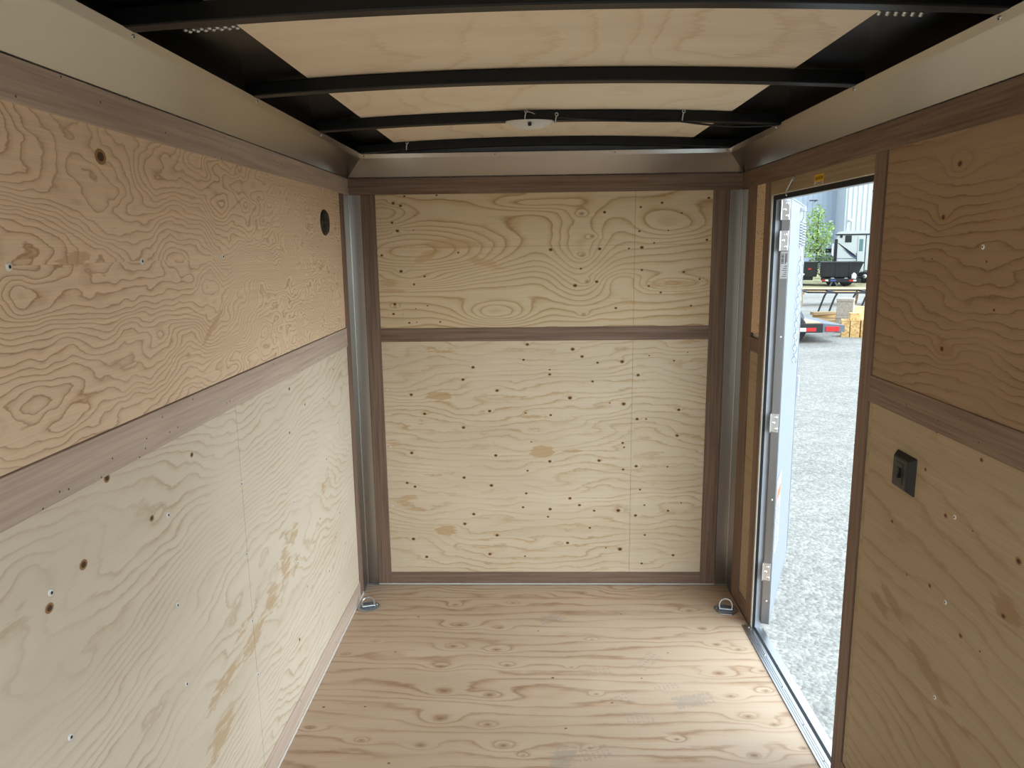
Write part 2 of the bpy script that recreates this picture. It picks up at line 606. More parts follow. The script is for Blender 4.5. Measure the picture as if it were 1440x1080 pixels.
def wood_panel(name, us, vs_, O, U, V, thick, mat, field, knots=(), kn_r=.005, stains=(), pins=(), parent=None,
               wfun=None, ring_knots=()):
    """sheet of plywood: front face a fine grid carrying the ring field, with real thickness behind it"""
    O, U, V = np.array(O, float), np.array(U, float), np.array(V, float)
    N = np.cross(U, V)
    uu, vv = np.meshgrid(us, vs_)
    u, v = uu.ravel(), vv.ravel()
    w = wfun(u, v) if wfun else np.zeros_like(u)
    P = O + u[:, None] * U + v[:, None] * V + w[:, None] * N
    nu, nv = len(us), len(vs_)
    idx = np.arange(nu * nv).reshape(nv, nu)
    q = np.stack([idx[:-1, :-1], idx[:-1, 1:], idx[1:, 1:], idx[1:, :-1]], -1).reshape(-1, 4)
    ring = np.concatenate([idx[0, :], idx[1:, -1], idx[-1, -2::-1], idx[-2:0:-1, 0]])
    nb = len(ring)
    B = P[ring] - thick * N
    b0 = len(P)
    r2 = np.roll(ring, -1)
    bi = np.arange(nb) + b0
    bi2 = np.roll(bi, -1)
    side = np.stack([ring, bi, bi2, r2], -1)
    back = idx[[0, 0, -1, -1], [0, -1, -1, 0]]
    pos = {int(r): i for i, r in enumerate(ring)}
    bk = [b0 + pos[int(i)] for i in back]
    verts = np.concatenate([P, B])
    faces = np.concatenate([q, side, np.array([[bk[0], bk[3], bk[2], bk[1]]])]) if wfun is None else np.concatenate([q, side])
    # pin knots: little flush ellipses, darker wood
    pv, pf, pm = [], [], []
    base = len(verts)
    for (a, b, s) in pins:
        rx, rz = kn_r * s * 1.15, kn_r * s * .9
        wv = float(wfun(np.array([a]), np.array([b]))[0]) if wfun else 0.0
        for (k, mi, off) in ((1.55, 2, .0003), (.9, 1, .0006)):
            i0 = base + len(pv)
            for t in range(10):
                an = 2 * math.pi * t / 10
                pv.append(O + (a + rx * k * math.cos(an)) * U + (b + rz * k * math.sin(an)) * V + (wv + off) * N)
            pf.append(list(range(i0, i0 + 10)))
            pm.append(mi)
    me = bpy.data.meshes.new(name)
    allv = verts.tolist() + [tuple(x) for x in pv]
    me.from_pydata(allv, [], faces.tolist() + pf)
    me.materials.append(mat)
    me.materials.append(MT['pin_knot'])
    me.materials.append(MT['knot_ring'])
    me.polygons.foreach_set('material_index', [0] * len(faces) + pm)
    h = field(u, v)
    kn = np.zeros_like(u)
    for (a, b, s) in knots:
        r = .0075 * s
        d2 = ((u - a) / (r * 3.2)) ** 2 + ((v - b) / (r * 1.5)) ** 2
        h = h + (1.0 + .25 * s) * np.exp(-d2 * .8)
        kn = np.maximum(kn, np.exp(-(((u - a) / (r * .95)) ** 2 + ((v - b) / (r * .6)) ** 2)))
    for (a, b, s) in ring_knots:
        r = .012 * s
        h = h + 1.1 * s * np.exp(-(((u - a) / (r * 2.6)) ** 2 + ((v - b) / (r * 1.3)) ** 2))
    st = np.full_like(u, -.6)
    for (a, b, ra, rb, tilt, amt) in stains:
        du, dv = u - a, v - b
        x_ = du * math.cos(tilt) + dv * math.sin(tilt)
        y_ = -du * math.sin(tilt) + dv * math.cos(tilt)
        st = np.maximum(st, amt * np.clip(1.25 - .62 * np.sqrt((x_ / ra) ** 2 + (y_ / rb) ** 2) ** 1.5, -.6, 1))
    for nm, arr in (('grain', h), ('knot', kn), ('stain', st)):
        at = me.attributes.new(nm, 'FLOAT', 'POINT')
        full = np.zeros(len(allv), np.float32)
        full[:len(arr)] = arr
        full[len(arr):len(arr) + nb] = arr[ring]
        at.data.foreach_set('value', full)
    me.update()
    o = bpy.data.objects.new(name, me)
    col.objects.link(o)
    if parent is not None:
        o.parent = parent
    return o


def screw(name, parent, pos, nrm, r=.006, white=True):
    b = MB()
    b.lathe([(r, 0), (r, .0012), (r * .8, .0022), (r * .45, .0022)], pos, nrm, 14, 0)
    b.lathe([(r * .42, .0021), (r * .42, .0025)], pos, nrm, 8, 1)
    return b.build(name, [MT['screw_white'] if white else MT['zinc'], MT['screw_hole']], parent)


def structure(o, label, cat):
    return tag(o, label, cat, kind='structure')


def board(n, lo, hi, axis, label, nails=0, seed=0, face=None, mat=None):
    """flat trim board; face = (axis index, value) of the visible side, for its little nail heads"""
    b = MB()
    b.box(lo, hi)
    o = b.build('trim_%d' % n, [mat or MT['board_' + 'xyz'[axis]]], None, .0012)
    structure(o, label, 'trim board')
    if nails:
        rnd = random.Random(seed)
        fa, fv, fs = face
        d = MB()
        for i in range(nails):
            p = [rnd.uniform(lo[k], hi[k]) for k in range(3)]
            p[fa] = fv
            nr = [0, 0, 0]
            nr[fa] = fs
            d.lathe([(.0022, 0), (.0018, .0005)], p, nr, 7, 0)
        d.build('nail_heads', MT['nail'], o)
    return o


# ------------------------------------------------------------------ the body: floor, walls, roof
TH = .004     # how far trim boards stand proud of the panels
FK = [(0.491, -0.4, 3), (0.664, -0.423, 2), (0.481, -0.575, 2.5), (0.659, -0.601, 2.5), (0.708, -0.714, 2), (0.448, -0.724, 2.5), (0.48, -0.887, 3.5), (0.65, -0.91, 3), (0.485, -1.051, 3), (0.653, -1.082, 2), (0.711, -1.19, 2.5), (0.438, -1.193, 2), (0.958, -0.726, 1), (1.04, -0.902, 1), (1.518, -0.763, 3), (1.525, -0.91, 2), (1.555, -1.029, 2.5), (1.63, -1.072, 2), (1.517, -1.229, 3), (1.687, -1.193, 2), (1.532, -0.428, 2), (1.56, -0.556, 2), (1.639, -0.592, 2), (1.507, -0.268, 2), (0.718, -0.196, 1.5), (0.452, -0.216, 2), (0.044, -1.105, 1.5), (0.236, -1.169, 1.5), (1.286, -1.154, 1), (0.777, -1.237, 1), (1.055, -0.519, 1), (0.15, -0.54, 1), (0.05, -0.638, 1), (1.662, -0.877, 2), (1.687, -0.748, 1.5), (0.995, -1.2, 1)]
FPIN = [(0.884, -0.799, .8), (1.092, -0.954, .6), (0.208, -0.986, .6), (.06, -.99, .7), (.3, -.33, .6), (1.2, -.3, .6), (.25, -.62, .5), (1.35, -.62, .5), (.92, -1.1, .6), (1.22, -.8, .5), (.35, -1.28, .6), (.83, -.45, .5)]


def floor_field(u, v):
    return v / .058 + 1.5 * fbm(u * 1.0, v * 6, 11, 3) + .5 * fbm(u * 4, v * 22, 15, 3) + np.where(v > -.145, 40 + 3.2 * fbm(u * 4, v * 9, 19, 2), 0)


marks = []
for (mx, my, ang, n_, w_, amt) in ((.888, -.342, .5, 7, .045, .72), (1.385, -.937, .25, 9, .045, .80), (.993, -1.227, .3, 8, .042, .66), (1.179, -1.042, .1, 6, .04, .62),
                                   (1.258, -.682, .9, 8, .042, .64), (.905, -1.24, 1.3, 7, .045, .68), (1.06, -.76, .2, 6, .035, .6), (1.30, -.85, .2, 6, .03, .6), (1.13, -.93, .5, 5, .035, .58)):
    for i in range(n_):                                        # a shoe print: rows of tread bars
        o_ = (i - (n_ - 1) / 2) * .017
        for k_ in (-1, 0, 1):
            marks.append((mx + o_ * math.cos(ang) - k_ * w_ * .55 * math.sin(ang), my + o_ * math.sin(ang) + k_ * w_ * .55 * math.cos(ang), .006, w_ * .26, ang, amt))
marks += [(.88, -.345, .05, .03, .3, .62), (1.37, -.94, .06, .03, .2, .7), (.9, -1.25, .05, .05, 0, .6)]


vs_f = np.concatenate([lin(RY, -1.7, .03)[:-1], lin(-1.7, -.012, .0055)])
fl = wood_panel('floor', lin(.006, W - .006, .0065), vs_f, (0, 0, 0), (1, 0, 0), (0, 1, 0), .02, MT['floor'], floor_field,
                knots=FK, stains=marks, pins=FPIN)
structure(fl, 'knotty fir plywood trailer floor with grey shoe prints', 'floor')
# floor seam: a fine dark joint line between two sheets
MB().box((.01, -.1462, 0.0), (W - .04, -.1448, .0006)).build('sheet_joint', MT['knot_ring'], fl)
MB().box((0, RY, -.12), (W, 0, -.021)).build('underfloor', MT['trailer_black'], fl)

# ---- left wall
wl_ = MB().box((-.055, RY, -.10), (-.0125, .05, 2.02)).build('wall_left', MT['white_skin'])
structure(wl_, 'left trailer wall lined with two rows of plywood', 'wall')


def lu_field(u, v):
    wild = 1 / (1 + np.exp(-(u + 1.15) * 5))
    return 1.45 * (v / .024 + 9.0 * fbm(u * 1.9, v * 4.2, 31, 3, .5) + (1.4 + 2.2 * wild) * fbm(u * 8, v * 15, 37, 3, .55)
            + np.where(v > 1.592, .37, 0))


wood_panel('upper_panel', np.concatenate([lin(RY, -2.75, .02)[:-1], lin(-2.75, -.16, .0065)]), np.concatenate([lin(1.2748, 1.5915, .0065), lin(1.5925, 1.845, .0065)]), (0, 0, 0), (0, 1, 0), (0, 0, 1), .012,
           MT['left_upper'], lu_field, parent=wl_, pins=[(-1.93, 1.79, 2.2), (-2.35, 1.62, 1.2)], stains=[(-2.05, 1.60, .05, .012, .1, .8), (-1.5, 1.42, .08, .01, .5, .75)])


def ll_field(u, v):
    return v / .03 + 7.5 * fbm(u * .8, v * 2.6, 41, 3, .5) + 1.3 * fbm(u * 6, v * 12, 47, 3, .5)


LLP = [(-2.028, 1.185, 1.2), (-1.884, 1.05, 1), (-2.129, 1.054, 1.4), (-2.232, 1.022, 1.3), (-1.818, 0.816, .7), (-1.678, 1.132, .9), (-0.95, 1.153, .9), (-0.794, 1.066, .7), (-0.398, 1.129, .6), (-0.977, 1.008, .7), (-0.561, 1.041, .5), (-0.379, 0.898, .4), (-0.568, 0.797, .6), (-.7, .6, .6), (-.42, .52, .6), (-.62, .35, .6), (-1.02, .28, .9), (-.36, .36, .5), (-.5, .2, .5), (-.9, .42, .5)]
LST = [(-1.62, .49, .12, .026, .1, .62), (-1.40, .50, .09, .035, .2, .66), (-1.24, .55, .07, .045, .3, .62), (-1.10, .60, .05, .06, .6, .58), (-1.00, .66, .05, .04, .5, .55), (-1.66, .37, .09, .045, .2, .62), (-1.45, .57, .12, .02, .15, .5), (-.75, .55, .12, .02, .25, .42), (-.62, .70, .08, .03, .5, .5), (-1.95, .34, .12, .03, .15, .5), (-.5, .45, .08, .02, .2, .42), (-1.02, .55, .05, .03, .3, .55)]
wood_panel('lower_panel', lin(RY, -1.4015, .012), lin(.03, 1.191, .010), (0, 0, 0), (0, 1, 0), (0, 0, 1), .012, MT['left_lower'], ll_field, parent=wl_,
           pins=[p for p in LLP if p[0] < -1.41], stains=LST)
wood_panel('lower_panel', lin(-1.3995, -.16, .010), lin(.03, 1.191, .010), (0, 0, 0), (0, 1, 0), (0, 0, 1), .012, MT['left_lower'], lambda u, v: ll_field(u, v) + .1, parent=wl_,
           pins=[p for p in LLP if p[0] > -1.39], stains=LST)
for (y, z) in [(-2.22, 1.591), (-1.818, 1.592), (-1.403, 1.596), (-0.989, 1.597), (-0.566, 1.595)]:
    screw('screw', wl_, (0, y, z), (1, 0, 0), .0072)
for (y, z) in [(-2.224, 1.046), (-2.223, .773), (-1.81, .613), (-1.816, 1.032), (-1.41, .764), (-1.409, .558), (-1.816, .815), (-1.40, .383), (-1.405, .97), (-.99, .77), (-.99, .55)]:
    screw('screw', wl_, (0, y, z), (1, 0, 0), .007)

board(1, (-.011, RY, 1.845), (TH, -.0, 1.9165), 1, 'brown board along the top of the left wall', 34, 3, (0, TH, 1), mat=MT['board_lit'])
board(2, (-.011, RY, 1.191), (TH, -.155, 1.272), 1, 'brown horizontal board halfway up the left wall', 46, 4, (0, TH, 1), mat=MT['board_lit'])
board(3, (-.011, RY, .012), (TH, -.155, .084), 1, 'brown board along the foot of the left wall', 14, 5, (0, TH, 1), mat=MT['board_lit'])
board(4, (-.011, -.160, .012), (TH + .001, -.100, 1.845), 2, 'brown upright board at the front end of the left wall')
c_ = MB().box((-.006, RY, .0), (.006, -.10, .0115)).build('trim_5', MT['caulk'])
structure(c_, 'thin pale metal edge where the left wall meets the floor', 'edge strip')

# ---- front wall
wf = MB().box((-.06, .0125, -.10), (W + .06, .05, 2.02)).build('wall_front', MT['white_skin'])
structure(wf, 'front trailer wall with two framed panels of knotty pine plywood', 'wall')
FU = [(0.252, 1.838, 0.7), (0.201, 1.808, 0.9), (0.233, 1.797, 0.9), (0.192, 1.724, 0.8), (0.215, 1.688, 1), (0.286, 1.69, 0.4), (0.296, 1.753, 0.3), (0.14, 1.581, 0.8), (0.224, 1.509, 1), (0.33, 1.485, 0.7), (0.281, 1.45, 0.7), (0.19, 1.362, 1), (0.182, 1.317, 0.8), (0.253, 1.276, 0.7), (0.395, 1.279, 0.6), (0.395, 1.84, 0.6), (0.485, 1.589, 0.6), (0.339, 1.353, 0.5), (0.285, 1.341, 0.4), (0.287, 1.279, 0.4), (0.225, 1.316, 0.3), (1.137, 1.757, 0.9), (1.296, 1.777, 0.7), (1.389, 1.794, 0.8), (1.476, 1.749, 0.6), (1.592, 1.812, 0.8), (1.292, 1.673, 0.7), (1.419, 1.675, 0.5), (1.358, 1.621, 0.6), (1.304, 1.602, 1.1), (1.247, 1.598, 0.6), (1.117, 1.598, 1), (0.899, 1.597, 1.1), (1.59, 1.632, 0.8), (1.034, 1.512, 0.7), (1.306, 1.503, 0.8), (1.492, 1.492, 0.8), (1.564, 1.46, 0.6), (1.008, 1.437, 1.2), (1.105, 1.453, 1), (1.338, 1.431, 0.7), (1.392, 1.402, 0.7), (1.529, 1.341, 0.7), (1.192, 1.334, 0.8)]
FUK = [(1.036, 1.752, 1.5), (1.082, 1.653, 1.2), (1.04, 1.571, 1.3), (1.062, 1.454, 1.4), (1.047, 1.307, 1.3), (.224, 1.509, 1.0), (.20, 1.81, 1.0), (.215, 1.688, 1), (.19, 1.35, 1)]


def fu_field(u, v):
    def hump(a, cu, cv, ru, rv):
        return a * np.exp(-(((u - cu) / ru) ** 2 + ((v - cv) / rv) ** 2))
    big = hump(9.5, .30, 1.585, .42, .115) + hump(3.0, .25, 1.47, .22, .03) + hump(5.5, .66, 1.315, .17, .055) - hump(3.0, .15, 1.76, .12, .06)
    big = big + hump(5.0, 1.03, 1.57, .12, .20) + hump(4.0, 1.42, 1.70, .20, .07) - hump(2.6, 1.22, 1.45, .10, .05) + hump(3.4, 1.45, 1.44, .17, .03) + hump(2.5, .8, 1.80, .2, .03)
    return v / .045 + big + 1.3 * fbm(u * 1.5, v * 5, 51, 3, .45) + .35 * fbm(u * 7, v * 16, 55, 2)


wood_panel('upper_panel', lin(.112, 1.625, .006), lin(1.245, 1.85, .006), (0, 0, 0), (1, 0, 0), (0, 0, 1), .012, MT['front_upper'], fu_field, parent=wf,
           pins=FU, knots=[(a, b, s) for a, b, s in FUK], stains=[(.46, 1.625, .13, .022, .0, .75), (.34, 1.575, .06, .02, .5, .7), (.60, 1.545, .09, .018, -.25, .7), (.165, 1.46, .05, .018, 0, .7), (.18, 1.42, .07, .012, 0, .6), (1.45, 1.44, .14, .02, 0, .65), (1.25, 1.36, .06, .02, -.3, .55), (1.5, 1.395, .1, .015, 0, .5), (1.5, 1.33, .1, .012, 0, .45)])
FL = [(0.791, 1.172, 1), (0.773, 1.101, 0.8), (0.54, 1.068, 1), (0.492, 1.011, 1), (0.249, 0.941, 1), (0.309, 0.85, 1), (0.649, 0.958, 1), (0.613, 0.861, 1), (0.489, 0.783, 1), (0.781, 0.851, 0.6), (0.241, 0.661, 1), (0.638, 0.647, 1), (0.486, 0.539, 1), (0.214, 0.514, 0.9), (0.251, 0.495, 0.9), (0.615, 0.5, 1.1), (0.787, 0.572, 0.7), (0.78, 0.46, 0.8), (0.764, 0.391, 0.8), (0.528, 0.357, 1), (0.484, 0.308, 1), (0.234, 0.232, 1.1), (0.295, 0.14, 1), (0.638, 0.25, 1), (0.602, 0.154, 1), (0.771, 0.143, 0.6), (0.806, 0.712, 0.5), (0.998, 1.148, 1.2), (1.041, 1.114, 1), (1.112, 1.085, 0.8), (1.224, 1.089, 1.2), (1.347, 1.116, 0.5), (1.46, 1.091, 0.6), (1.521, 1.13, 0.4), (0.893, 1.032, 0.9), (0.893, 1.054, 0.6), (1.298, 1.026, 1), (1.09, 0.998, 0.8), (0.986, 0.921, 1.2), (1.234, 0.891, 1.2), (1.488, 0.862, 1), (1.17, 0.896, 0.5), (1.297, 0.819, 1), (1.339, 0.819, 0.6), (0.897, 0.84, 0.8), (1.484, 0.739, 1), (1.232, 0.705, 0.8), (1.239, 0.684, 0.6), (1.123, 0.62, 1), (1.297, 0.592, 1), (1.236, 0.576, 0.8), (0.892, 0.617, 1), (1.443, 0.589, 0.6), (1.317, 0.477, 0.7), (0.987, 0.435, 1), (1.032, 0.401, 0.9), (0.893, 0.381, 1), (0.883, 0.343, 0.7), (1.102, 0.373, 0.8), (1.216, 0.374, 1.3), (1.298, 0.349, 1), (1.339, 0.4, 0.6), (1.451, 0.372, 0.8), (1.512, 0.411, 0.5), (1.082, 0.287, 0.8), (1.344, 0.251, 0.7), (0.976, 0.211, 1), (1.227, 0.179, 1.3), (1.16, 0.186, 0.5), (1.481, 0.148, 0.9), (1.332, 0.106, 0.8)]
FST = [(.375, .935, .05, .018, 0, .95), (.855, .665, .05, .026, 0, 1.0), (.395, .275, .045, .022, 0, .9), (1.0, .668, .05, .006, 0, .9), (.41, 1.15, .14, .02, 0, .42), (.30, .81, .04, .02, 0, .42), (.16, .71, .04, .025, 0, .5), (.36, .55, .12, .03, 0, .38), (.82, .83, .07, .016, 0, .48), (.83, .77, .05, .014, 0, .48), (.45, .19, .03, .03, .3, .42), (1.4, .51, .10, .016, 0, .42), (1.08, .49, .05, .008, 0, .5), (.7, 1.15, .08, .014, 0, .36), (.95, .93, .06, .014, 0, .36), (.74, .13, .06, .014, 0, .4), (1.4, 1.0, .1, .012, 0, .34), (1.2, .3, .12, .012, 0, .34), (.6, .75, .12, .014, 0, .34), (.25, .38, .08, .02, 0, .4)]


def fl_field(u, v):
    return v / .034 + 4.0 * fbm(u * 1.4, v * 4.0, 61, 3, .5) + .9 * fbm(u * 6, v * 20, 65, 2)


for (a, b) in ((.112, 1.2715), (1.2725, 1.625)):
    wood_panel('lower_panel', lin(a, b, .0065), lin(.05, 1.2, .0065), (0, 0, 0), (1, 0, 0), (0, 0, 1), .012, MT['front_lower'], fl_field, parent=wf,
               pins=[p for p in FL if a < p[0] < b], ring_knots=[(p[0], p[1], p[2] * .6) for p in FL if p[2] >= 1], stains=FST)
MB().box((.125, -.0006, 1.6135), (1.62, .002, 1.6146)).build('sheet_joint', MT['knot_ring'], wf)
MB().box((1.2713, -.0005, 1.25), (1.2727, .002, 1.845)).build('sheet_joint', MT['knot_ring'], wf)
for (x, z) in [(1.600, .942), (1.595, .66), (1.592, .41), (.137, .965), (.14, .69), (.137, .40)]:
    screw('screw', wf, (x, 0, z), (0, -1, 0), .0045)
board(6, (.002, -TH, 1.845), (W - .002, .011, 1.9165), 0, 'brown board across the top of the front wall', 18, 6, (1, -TH, -1))
board(7, (.120, -TH, 1.189), (1.612, .011, 1.251), 0, 'brown board across the middle of the front wall', 8, 7, (1, -TH, -1))
board(8, (.120, -TH, .006), (1.612, .011, .063), 0, 'brown board across the foot of the front wall', 6, 8, (1, -TH, -1))
board(9, (.056, -TH - .001, .004), (.121, .011, 1.845), 2, 'brown upright board at the left of the front wall')
board(10, (1.611, -TH - .001, .004), (1.681, .011, 1.845), 2, 'brown upright board at the right of the front wall', 10, 9, (1, -TH - .001, -1))
c_ = MB().box((.06, -.007, 0), (1.68, .004, .0055)).build('trim_11', MT['caulk'])
structure(c_, 'thin white bead where the front wall meets the floor', 'edge strip')


# ---- metal corner angles
def corner_angle(n, x0, sgn, label):
    # one sheet bent at a right angle: a flange on the side wall, a small bend, a flange on the front wall
    z0, z1, t, r = .003, 1.845, .0016, .004
    m = MB()
    X = lambda a: x0 + sgn * a
    m.box((min(X(.0006), X(.0006 + t)), -.100, z0), (max(X(.0006), X(.0006 + t)), -.0006 - r, z1))
    m.box((min(X(.0006 + r), X(.0565)), -.0006 - t, z0), (max(X(.0006 + r), X(.0565)), -.0006, z1))
    m.lathe([(r, z0), (r, z1)], (X(.0006 + r * .55), -.0006 - r * .55, 0), (0, 0, 1), 16)
    ob = m.build('trim_%d' % n, MT['corner'])
    structure(ob, label, 'corner trim')


corner_angle(12, 0, 1, 'upright brushed metal angle in the front left corner')
corner_angle(13, W, -1, 'upright brushed metal angle in the front right corner, by the door')

# ---- right wall with the door opening
DY0, DY1, DZ = -1.288, -.418, 1.775
wr = MB()
wr.box((W + .0125, RY, -.10), (W + .036, DY0 - .021, 2.02))
wr.box((W + .0125, DY1 + .021, -.10), (W + .036, .05, 2.02))
wr.box((W + .0125, DY0 - .021, DZ + .021), (W + .036, DY1 + .021, 2.02))
wr.box((W + .0125, DY0 - .021, -.10), (W + .036, DY1 + .021, -.014))
wr_ = wr.build('wall_right', MT['white_skin'])
structure(wr_, 'right trailer wall of plywood with the open side door in it', 'wall')


def ru_field(u, v):
    k = 1 / (1 + np.exp((v - 1.63) * 40))
    return v / (.030) + 3.4 * fbm(u * 1.2, v * 4, 71, 3, .5) + (.4 + 1.5 * k) * fbm(u * 5, v * 14, 75, 3, .5)


def rl_field(u, v):
    return v / .06 + 3.6 * fbm(u * .8, v * 2.6, 81, 3, .5) + .4 * fbm(u * 5, v * 10, 85, 2)


RUP = [(-1.69, 1.776, 1.4), (-1.643, 1.665, 1.3), (-1.611, 1.573, .5), (-1.821, 1.571, .5), (-1.862, 1.476, .6), (-1.687, 1.374, 1.4)]
RLP = [(-1.873, 1.169, .8), (-1.665, 1.085, .7), (-1.531, .905, .9), (-1.765, 1.008, .9), (-2.019, 1.012, 1.2), (-1.729, .823, .9), (-1.994, .886, 1), (-1.865, .772, .9), (-1.935, .776, .4), (-1.625, .802, .5), (-1.869, 1.013, .4), (-1.40, .99, .8)]
inv_ = lambda L: [(-a, b, s) for a, b, s in L]
R_O, R_U, R_V = (W, 0, 0), (0, -1, 0), (0, 0, 1)
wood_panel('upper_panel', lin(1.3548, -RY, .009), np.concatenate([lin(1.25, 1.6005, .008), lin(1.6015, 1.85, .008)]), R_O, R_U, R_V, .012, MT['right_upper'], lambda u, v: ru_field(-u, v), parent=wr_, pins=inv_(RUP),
           ring_knots=[(-a, b, 1.6) for a, b, s in RUP if s > 1], stains=[(1.7, 1.37, .05, .012, 0, .7)])
RST = [(1.56, .70, .07, .018, -.35, .85), (1.75, .62, .09, .02, -.3, .85), (1.5, .66, .05, .02, -.3, .85), (2.0, .90, .05, .03, -.3, .7), (1.85, .5, .12, .012, -.3, .8)]
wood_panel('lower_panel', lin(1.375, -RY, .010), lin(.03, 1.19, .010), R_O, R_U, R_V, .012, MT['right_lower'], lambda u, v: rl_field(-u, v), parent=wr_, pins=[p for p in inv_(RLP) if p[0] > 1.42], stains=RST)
wood_panel('filler_strip', lin(1.3548, 1.374, .010), lin(.03, 1.19, .02), R_O, R_U, R_V, .012, MT['right_lower'], lambda u, v: rl_field(-u, v) + .4, parent=wr_)
wood_panel('upper_panel', lin(.2145, .345, .008), lin(1.245, 1.85, .008), R_O, R_U, R_V, .012, MT['left_upper'], lambda u, v: lu_field(-u - .2, v - .1) * 1.2, parent=wr_)
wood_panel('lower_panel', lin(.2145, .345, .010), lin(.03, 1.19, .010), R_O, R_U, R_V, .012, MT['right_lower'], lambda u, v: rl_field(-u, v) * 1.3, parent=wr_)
for (y, z) in [(-1.804, 1.600), (-1.801, 1.018), (-1.798, .816), (-1.794, .578), (-2.21, 1.6), (-2.21, 1.02)]:
    screw('screw', wr_, (W, y, z), (-1, 0, 0), .0055)
X0, X1 = W - TH, W + .011
board(14, (X0, RY, 1.846), (X1, -.0, 1.9165), 1, 'brown board along the top of the right wall', 34, 10, (0, X0, -1))
board(15, (X0, RY, 1.184), (X1, -1.352, 1.257), 1, 'brown horizontal board halfway up the right wall, near side of the door', 22, 11, (0, X0, -1))
board(16, (X0, RY, .004), (X1, -1.352, .075), 1, 'brown board along the foot of the right wall, near side of the door')
board(17, (X0 - .001, -1.3525, .004), (X1, DY0, 1.846), 2, 'brown upright board on the near side of the side door', 26, 12, (0, X0 - .001, -1))
board(18, (X0 - .001, -.400, .004), (X1, -.338, 1.846), 2, 'brown upright board between the side door and the narrow plywood strip')
board(19, (X0 - .001, -.212, .004), (X1, -.100, 1.846), 2, 'brown upright board beside the front right corner')
board(20, (X0, -.338, 1.168), (X1, -.212, 1.226), 1, 'short brown board crossing the narrow plywood strip by the door')
board(21, (X0, -.338, .004), (X1, -.212, .075), 1, 'short brown board at the foot of the narrow plywood strip')
hb = MB().box((W - .003, DY0, DZ + .020), (X1, -.400, 1.8455)).build('trim_22', MT['pale_board'], None, .001)
structure(hb, 'pale board over the side door', 'header board')

# door frame in the opening (reveal): pale liner edge, black gasket, aluminium flange
fr = empty('trim_23', (W + .02, -.418, 0), kind='structure', label='aluminium frame with black gasket around the side door opening', cat='door frame')


def rel(o, b, name, mat, bevel=0):
    x = b.build(name, mat, o, bevel)
    x.matrix_parent_inverse = Matrix.Translation(-Vector(o.location))
    return x


FX = [(W - .001, W + .003, 'pale_liner', 'caulk'), (W + .003, W + .014, 'gasket', 'rubber'), (W + .014, W + .037, 'flange', 'alu_matte')]
for (a, b, nm, mt) in FX:
    m = MB()
    t = .016 if nm != 'flange' else .020
    m.box((a, DY1 - (.002 if nm == 'gasket' else 0), -.010), (b, DY1 + t, DZ + .0195))                     # far jamb
    m.box((a, DY0 - t, -.010), (b, DY0 + .001, DZ + .0195))                                             # near jamb
    m.box((a, DY0 - t, DZ if nm != 'pale_liner' else DZ + .017), (b, DY1 + t, DZ + .0195))              # head
    rel(fr, m, nm, MT[mt])
m = MB().box((W + .0362, DY1 + .002, -.05), (W + .040, DY1 + .045, DZ + .05))
rel(fr, m, 'flange_lip', MT['alu_matte'])

# threshold
th = empty('trim_24', (W, -.85, 0), kind='structure', label='grooved aluminium threshold strip at the foot of the side door', cat='threshold')
m = MB().box((W - .034, -1.36, .0005), (W + .004, -.398, .004))
for g in (.010, .018, .026):
    m.box((W - .034 + g - .0012, -1.36, .004), (W - .034 + g + .0012, -.398, .0055))
rel(th, m, 'strip', MT['alu_sill'])
rel(th, MB().box((W + .004, DY0, -.012), (W + .018, DY1, .002)), 'gasket', MT['rubber'])
rel(th, MB().box((W + .018, DY0, -.012), (W + .050, DY1, -.001)), 'outer_sill', MT['alu_sill'])
for y in (-.42, -.64, -.86, -1.08, -1.26):
    x = screw('screw', th, (W - .012, y, .0042), (0, 0, 1), .0048, False)
    x.matrix_parent_inverse = Matrix.Translation(-Vector(th.location))


# ---- roof
def arch(x):
    return .024 * (1 - ((x - W / 2) / .80) ** 2)


ceil = MB()
N_ = 24
xs = [-.05 + (W + .10) * i / N_ for i in range(N_ + 1)]
zt = lambda x: 2.0465 + arch(x)
vs = [(x, RY, zt(x)) for x in xs] + [(x, .05, zt(x)) for x in xs] + [(x, RY, zt(x) + .006) for x in xs] + [(x, .05, zt(x) + .006) for x in xs]
n1 = N_ + 1
fs = []
for i in range(N_):
    fs.append((i, i + n1, i + 1 + n1, i + 1))
    fs.append((i + 2 * n1, i + 1 + 2 * n1, i + 1 + 3 * n1, i + 3 * n1))
    fs.append((i, i + 1, i + 1 + 2 * n1, i + 2 * n1))
    fs.append((i + n1, i + 3 * n1, i + 1 + 3 * n1, i + 1 + n1))
ceil.add(vs, fs, 0, True)
ce = ceil.build('ceiling', MT['black_sheet'])
structure(ce, 'black sheet metal roof behind the roof bows', 'ceiling')
rp = wood_panel('roof_board', lin(.236, 1.492, .010), lin(.10, -RY - .02, .012), (0, 0, 2.0425), (1, 0, 0), (0, -1, 0), .003, MT['roof_ply'],
                lambda u, v: 3.0 * fbm(u * 1.6, v * 1.2, 91, 3, .5) + u / .2 + 1.0 * fbm(u * 5, v * 3, 95, 2), parent=ce, wfun=lambda u, v: -arch(u))
tag(rp, 'pale birch plywood boarding above the bows')

# embossed slot strips beside the nearest bow
for (xa, xb) in ((.115, .245), (1.462, 1.592)):
    m = MB()
    for r_ in range(2):
        for i in range(8):
            x = xa + (xb - xa) * (i + .5) / 8 + (.004 if r_ else 0)
            m.lathe([(.0015, -.0032), (.0045, -.002), (.0055, 0)], (x, -1.792 + r_ * .012, 2.0462 + arch(x)), (0, 0, 1), 8, 0, 1.0, .7, (1, 0, 0))
    m.build('embossed_slots', MT['zinc'], ce)


